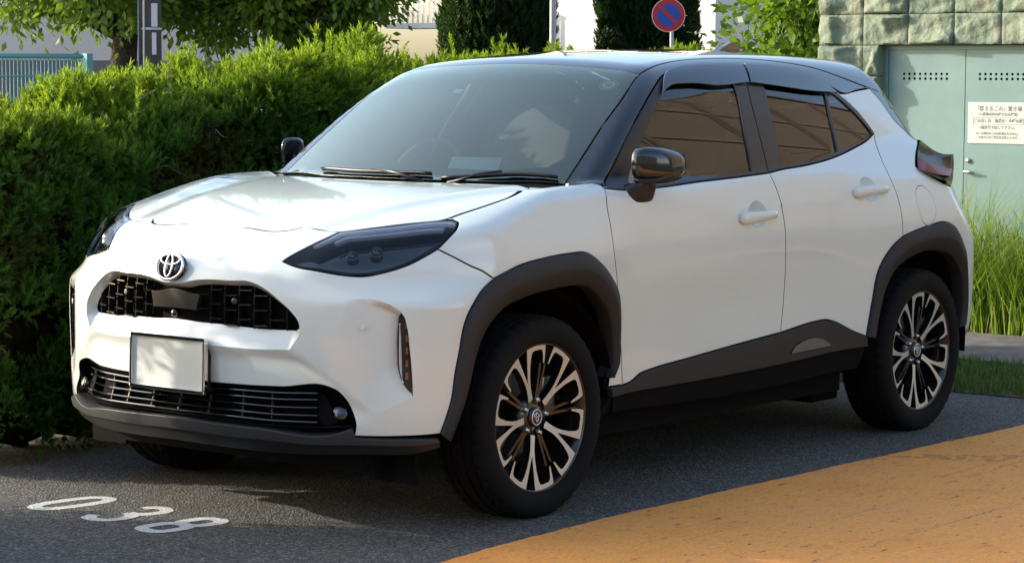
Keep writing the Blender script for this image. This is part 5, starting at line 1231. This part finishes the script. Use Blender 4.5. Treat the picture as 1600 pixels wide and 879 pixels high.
tag(blades('lawn', 16000, (-4.80, -3.70, -2.6, 3.2), lambda x, y, r: r.uniform(.03, .085, len(x)), .007, .6, (.045, .115, .018), (.085, .16, .028), seed=6, segs=2), 'short green grass strip between the asphalt and the path', 'grass', kind='stuff')

# ---------------------------------------------------------------- trees and shrubs behind the hedge
LFV = np.array([(0, 0, 0), (.45, .26, .05), (1, 0, -.06), (.45, -.26, .05)]); LFF = np.array([(0, 1, 2, 3)])
def tree(name, loc, height, trunk_r, crown, nleaf, leaf, t0, t1, label, cat='tree', nclump=70, seed=1, limbs=7, bottom=None):
    r = np.random.default_rng(seed); th = empty(name, loc); cz, rx, ry, rz = crown
    b = MB(); b.tube([(0, 0, 0), (.05, .03, cz*.35), (-.06, .05, cz*.7), (0, 0, cz*1.1)], [trunk_r*1.25, trunk_r, trunk_r*.8, trunk_r*.35], 12)
    ends = []
    for i in range(limbs):
        a = i*2.4+r.uniform(0, .6); z0 = cz*r.uniform(.66, .95); e = np.array([rx*.75*math.cos(a), ry*.75*math.sin(a), z0+r.uniform(.1, .55)*rz]); mid = np.array([e[0]*.45, e[1]*.45, z0+.45*(e[2]-z0)+.15])
        b.tube([(0, 0, z0), tuple(mid), tuple(e)], [trunk_r*.5, trunk_r*.3, trunk_r*.1], 8); ends.append(e)
    b.build('trunk', 'bark', th)
    C = r.normal(size=(nclump, 3)); C /= np.linalg.norm(C, axis=1, keepdims=True); C = C*np.array([rx, ry, rz])*r.uniform(.45, 1., (nclump, 1))+np.array([0, 0, cz+rz*.35])
    if bottom is not None: C[:, 2] = np.maximum(C[:, 2], bottom+r.uniform(0, .5, nclump))
    per = nleaf//nclump; idx = np.repeat(np.arange(nclump), per); n = len(idx); d = r.normal(size=(n, 3)); rad = r.uniform(.35, .75, nclump)*min(rx, rz)*.33
    pos = C[idx]+d*rad[idx][:, None]*np.array([1, 1, .62]); dirs = d+np.array([0, 0, -.55])+r.normal(size=(n, 3))*.6
    q = np.clip(.5+.35*pnoise(pos, 1.5, seed)+.22*r.normal(size=n), 0, 1)[:, None]; tint = np.array(t0)*(1-q)+np.array(t1)*q
    cloud('crown', pos, dirs, leaf*r.uniform(.6, 1.25, n), tint, LFV, LFF, 'broadleaf', th); tag(th, label, cat); return th
tree('broadleaf_tree', (-19.3, -22.1, 0), 7, .24, (2.9, 3.4, 3.4, 1.9), 30000, .17, (.075, .155, .024), (.21, .32, .045), 'broad green tree with a dark trunk rising behind the teal fence', nclump=130, seed=3, bottom=2.40)
tree('broadleaf_tree', (-20.7, -19.9, 0), 7, .16, (2.7, 2.0, 2.0, 1.6), 22000, .15, (.070, .150, .024), (.18, .29, .040), 'rounded green tree whose crown hangs low over the taller end of the hedge', nclump=110, seed=8, bottom=1.95)
def conifer(loc, h, rad, label, seed):
    r = np.random.default_rng(seed); th = empty('conifer', loc); b = MB(); b.tube([(0, 0, 0), (.02, 0, h*.5), (0, 0, h*.96)], [.09, .06, .015], 8); b.build('trunk', 'bark', th)
    m = 420; z = h*r.uniform(.03, .97, m); a = r.uniform(0, 6.28, m); pr = rad*np.clip(np.sin(np.pi*(.10+.90*(1-z/h)**.75)*.55)*1.08, .05, 1)
    C = np.stack([pr*.82*np.cos(a), pr*.82*np.sin(a), z], 1); idx = np.repeat(np.arange(m), 34); n = len(idx); d = r.normal(size=(n, 3)); d /= np.linalg.norm(d, axis=1, keepdims=True); out = np.stack([np.cos(a), np.sin(a), np.zeros(m)], 1)[idx]; d = d+out*.6; d /= np.linalg.norm(d, axis=1, keepdims=True)
    pos = C[idx]+d*r.uniform(.05, .24, (n, 1))*np.array([1, 1, 1.5]); dirs = d*.5+np.array([0, 0, .9]); q = r.uniform(0, 1, (n, 1)); tint = np.array((.012, .034, .012))*(1-q)+np.array((.028, .062, .018))*q
    cloud('foliage', pos, dirs, r.uniform(.13, .24, n), tint, SPV, SPF, 'juniper', th)
    co = MB(); co.lathe([(1e-3, h*.93)]+[(float(rad*.72*np.clip(math.sin(math.pi*(.10+.90*(1-t)**.75)*.55), .05, 1)), h*t) for t in (.85, .7, .5, .3, .1, .03)], 14, axis='z'); co.build('inner_growth', 'hedge_core', th, recalc=True)
    tag(th, label, 'conifer'); return th
conifer((-30.0, -23.2, 0), 6.4, 1.10, 'dark conical conifer standing beside the broad tree in front of the white building', 11)
conifer((-32.6, -21.5, 0), 6.2, 1.02, 'dark conical conifer directly behind the round no-parking sign', 12)
th = tree('shrub', (-10.93, -4.13, 0), 3.2, .05, (1.35, .98, .98, 1.15), 26000, .095, (.060, .125, .016), (.15, .25, .030), 'bright green leafy shrub against the corner of the stone store', 'shrub', nclump=120, seed=21, limbs=9)
th = tree('shrub', (-12.6, -5.25, 0), 2.4, .04, (.95, .40, .40, .9), 6000, .08, (.060, .085, .022), (.16, .18, .05), 'thinner yellowish shrub growing beside the bright green one', 'shrub', nclump=70, seed=23, limbs=9)

# ---------------------------------------------------------------- poles, sign, fence
th = empty('utility_pole', (-16.9, -18.9, 0)); b = MB(); b.lathe([(.165, 0), (.150, 5), (.125, 11)], 20, axis='z'); b.build('shaft', 'pole_brown', th)
rt = Vector((-.617, .787, 0)); fw = Vector((.787, .617, 0))
b = MB(); b.tube([tuple(-rt*.125+fw*.14+Vector((0, 0, 0))), tuple(-rt*.115+fw*.13+Vector((0, 0, 9)))], .022, 8); b.build('conduit', 'cable_blue', th)
b = MB(); b.tube([tuple(-rt*.06+fw*.165), tuple(-rt*.05+fw*.15+Vector((0, 0, 9)))], .016, 8); b.build('conduit', 'plate_grey', th)
M3 = Matrix((rt, fw, Vector((0, 0, 1)))).transposed()
for z0, z1, w, o in ((2.10, 2.42, .042, .085), (1.72, 2.02, .03, .08)):
    b = MB(); b.box(rt*o+fw*.155+Vector((0, 0, (z0+z1)/2)), (w, .006, (z1-z0)/2), rot=M3); b.build('number_plate_board', 'plate_grey', th, smooth=False)
b = MB(); b.lathe([(.166, 0), (.166, .03)], 20, axis='z', c=(0, 0, 2.06)); b.build('band', 'plate_grey', th)
tag(th, 'thick brown utility pole with two pale plates behind the hedge', 'utility pole')
th = empty('lamp_pole', (-23.6, -23.2, 0)); b = MB(); b.lathe([(.075, 0), (.065, 7)], 14, axis='z'); b.build('shaft', 'galvanised', th); b = MB(); b.tube([(0, 0, 6.9), (.3, .2, 7.1), (.9, .7, 7.15)], .035, 8); b.box((1.05, .82, 7.13), (.22, .12, .05), bev=.03); b.build('lamp_head', 'galvanised', th)
tag(th, 'slim grey lamp pole rising through the tree crown above the hedge', 'lamp pole')
th = empty('lamp_pole', (-25.87, -18.72, 0)); b = MB(); b.lathe([(.056, 0), (.050, 7)], 14, axis='z'); b.build('shaft', 'galvanised', th); b = MB(); b.tube([(0, 0, 6.9), (.3, .2, 7.1), (.9, .7, 7.15)], .035, 8); b.box((1.05, .82, 7.13), (.22, .12, .05), bev=.03); b.build('lamp_head', 'galvanised', th)
tag(th, 'slim grey lamp pole between the two dark conifers', 'lamp pole')
th = empty('no_parking_sign', (-29.6, -18.87, 0)); nrm = Vector((.79, .613, 0)).normalized(); M = Matrix((rt, -nrm, Vector((0, 0, 1)))).transposed()
b = MB(); b.lathe([(.034, 0), (.034, 2.9)], 12, axis='z'); b.build('pole', 'galvanised', th)
def disc(r0, r1, off, matn, nm, parent, n=48):
    b = MB(); b.lathe([(max(r0, 1e-4), -off), (r1, -off), (r1, -off+.004)], n, axis='y'); c = rt*(-.065)+nrm*.05+Vector((0, 0, 2.555)); b.v = [tuple(c+M @ Vector(v)) for v in b.v]; return b.build(nm, matn, parent, smooth=False, recalc=True)
face = disc(0, .300, .0, 'sign_rim', 'disc', th); disc(.0, .288, .004, 'sign_red', 'red_ring', face); disc(0, .205, .008, 'sign_blue', 'blue_field', face)
b = MB(); c = rt*(-.065)+nrm*.05+Vector((0, 0, 2.555)); a = R(-45); b.v = []
for sx in (-1, 1):
    for sz in (-1, 1): x, z = sx*.235, sz*.033; b.v.append(tuple(c+M @ Vector((x*math.cos(a)-z*math.sin(a), -.012, x*math.sin(a)+z*math.cos(a))))); b.n.append((0., 0., 0.))
b.f = [(0, 1, 3, 2)]; b.mi = [0]; b.build('red_bar', 'sign_red', face, smooth=False)
tag(th, 'round red and blue no-parking sign on a grey pole', 'road sign')
# teal mesh fence
fx0, fx1 = Vector((-16.96, -20.25, 0)), Vector((-14.4, -23.6, 0)); fd = (fx1-fx0).normalized(); fl = (fx1-fx0).length
th = empty('mesh_fence', fx0); b = MB(); b.box((0, 0, .87), (.055, .055, .87)); b.build('post', 'teal_metal', th, smooth=False)
for s in (1.9, 3.9):
    b = MB(); b.box(tuple(fd*s+Vector((0, 0, .86))), (.04, .04, .86)); b.build('post', 'teal_metal', th, smooth=False)
for z, r_ in ((1.70, .035), (1.42, .010), (1.1, .010), (.6, .010), (.15, .02)):
    b = MB(); b.tube([tuple(Vector((0, 0, z))), tuple(fd*fl+Vector((0, 0, z)))], r_, 8); b.build('rail', 'teal_metal', th)
for i in range(1, int(fl/.055)):
    b = MB(); b.tube([tuple(fd*i*.055+Vector((0, 0, .1))), tuple(fd*i*.055+Vector((0, 0, 1.70)))], .0075, 5); b.build('wire', 'teal_metal', th)
tag(th, 'teal wire mesh fence with square posts in front of the pale building', 'fence')

# ---------------------------------------------------------------- buildings
def building(name, loc, rz, L, D, H, wallm, label, base=None, wins=()):
    th = empty(name, loc, rz); b = MB(); b.box((-D/2, 0, H/2), (D/2, L/2, H/2)); b.build('wall', wallm, th, smooth=False)
    if base: b = MB(); b.box((.03, 0, base/2), (.05, L/2+.05, base/2)); b.build('plinth', 'base_grey', th, smooth=False)
    b = MB(); b.box((-D/2, 0, H+.12), (D/2+.2, L/2+.2, .12)); b.build('roof', 'base_grey', th, smooth=False)
    for (y, z, w, h) in wins:
        b = MB(); b.box((-.02, y, z), (.03, w/2, h/2)); wo = b.build('window', 'window_dark', th, smooth=False)
        b = MB()
        for cy, cz, hy, hz in ((0, h/2, w/2+.04, .04), (0, -h/2, w/2+.04, .04), (w/2, 0, .04, h/2), (-w/2, 0, .04, h/2), (0, 0, .02, h/2)): b.box((.02, y+cy, z+cz), (.03, hy, hz))
        b.build('frame', 'plate_grey', wo, smooth=False)
    tag(th, label, 'building'); return th
bw = building('white_building', (-37.6, -27.0, 0), 0, 7.6, 10, 9, 'wall_white', 'sunlit white building behind the conifers and the no-parking sign', base=None, wins=[(y, z, 1.5, 1.3) for y in (-2.4, .2, 2.6) for z in (4.6, 7.4)])
b = MB(); b.box((.5, -3.6, 2.62), (.5, 1.2, .06)); bal = b.build('balcony', 'wall_white', bw, smooth=False)
for i in range(16):
    b = MB(); b.box((.97, -4.75+i*.155, 3.1), (.02, .022, .45)); b.build('baluster', 'wall_white', bal, smooth=False)
b = MB(); b.box((.97, -3.6, 3.58), (.035, 1.2, .035)); b.build('handrail', 'wall_white', bal, smooth=False)
building('pale_building', (-24.2, -39.5, 0), R(38), 24, 8, 3.5, 'wall_pink', 'long pale pinkish building behind the trees and the mesh fence', base=1.75, wins=[])
building('brick_building', (-34.0, 14.5, 0), R(-90), 50, 10, 21, 'brown_brick', 'brown brick building standing across the orange road from the car', base=.5, wins=[(y, z, 1.6, 1.5) for y in (-22, -18.5) for z in (2.1, 5.3, 8.5)])

bb = [o for o in bpy.data.objects if o.name.startswith('brick_building')][0]
mat('band_stone', (.17, .145, .12), .8)
for z in (3.6, 6.9, 10.2, 13.5, 16.8):
    b = MB(); b.box((.04, 0, z), (.07, 25.05, .09)); b.build('string_course', 'band_stone', bb, smooth=False)
for y in (-14, -5.5, 3, 11.5, 20):
    b = MB(); b.box((.06, y, 10.4), (.09, .22, 10.4)); b.build('pilaster', 'brown_brick', bb, smooth=False)
    b = MB(); b.tube([(.14, y+.6, 0), (.14, y+.6, 20.5)], .06, 8); b.build('downpipe', 'band_stone', bb)

mat('render_grey', (.30, .285, .26), .85)
building('sky_block_building', (18.0, 12.0, 0), R(215), 40, 8, 9.5, 'render_grey', 'unseen grey building added to hold back sky light from the car front', base=.6, wins=[(y, z, 1.7, 1.5) for y in (-16, -12, -8, -4, 0, 4, 8, 12, 16) for z in (2.0, 5.1, 8.0)])  # added out of view to cut sky fill on the car
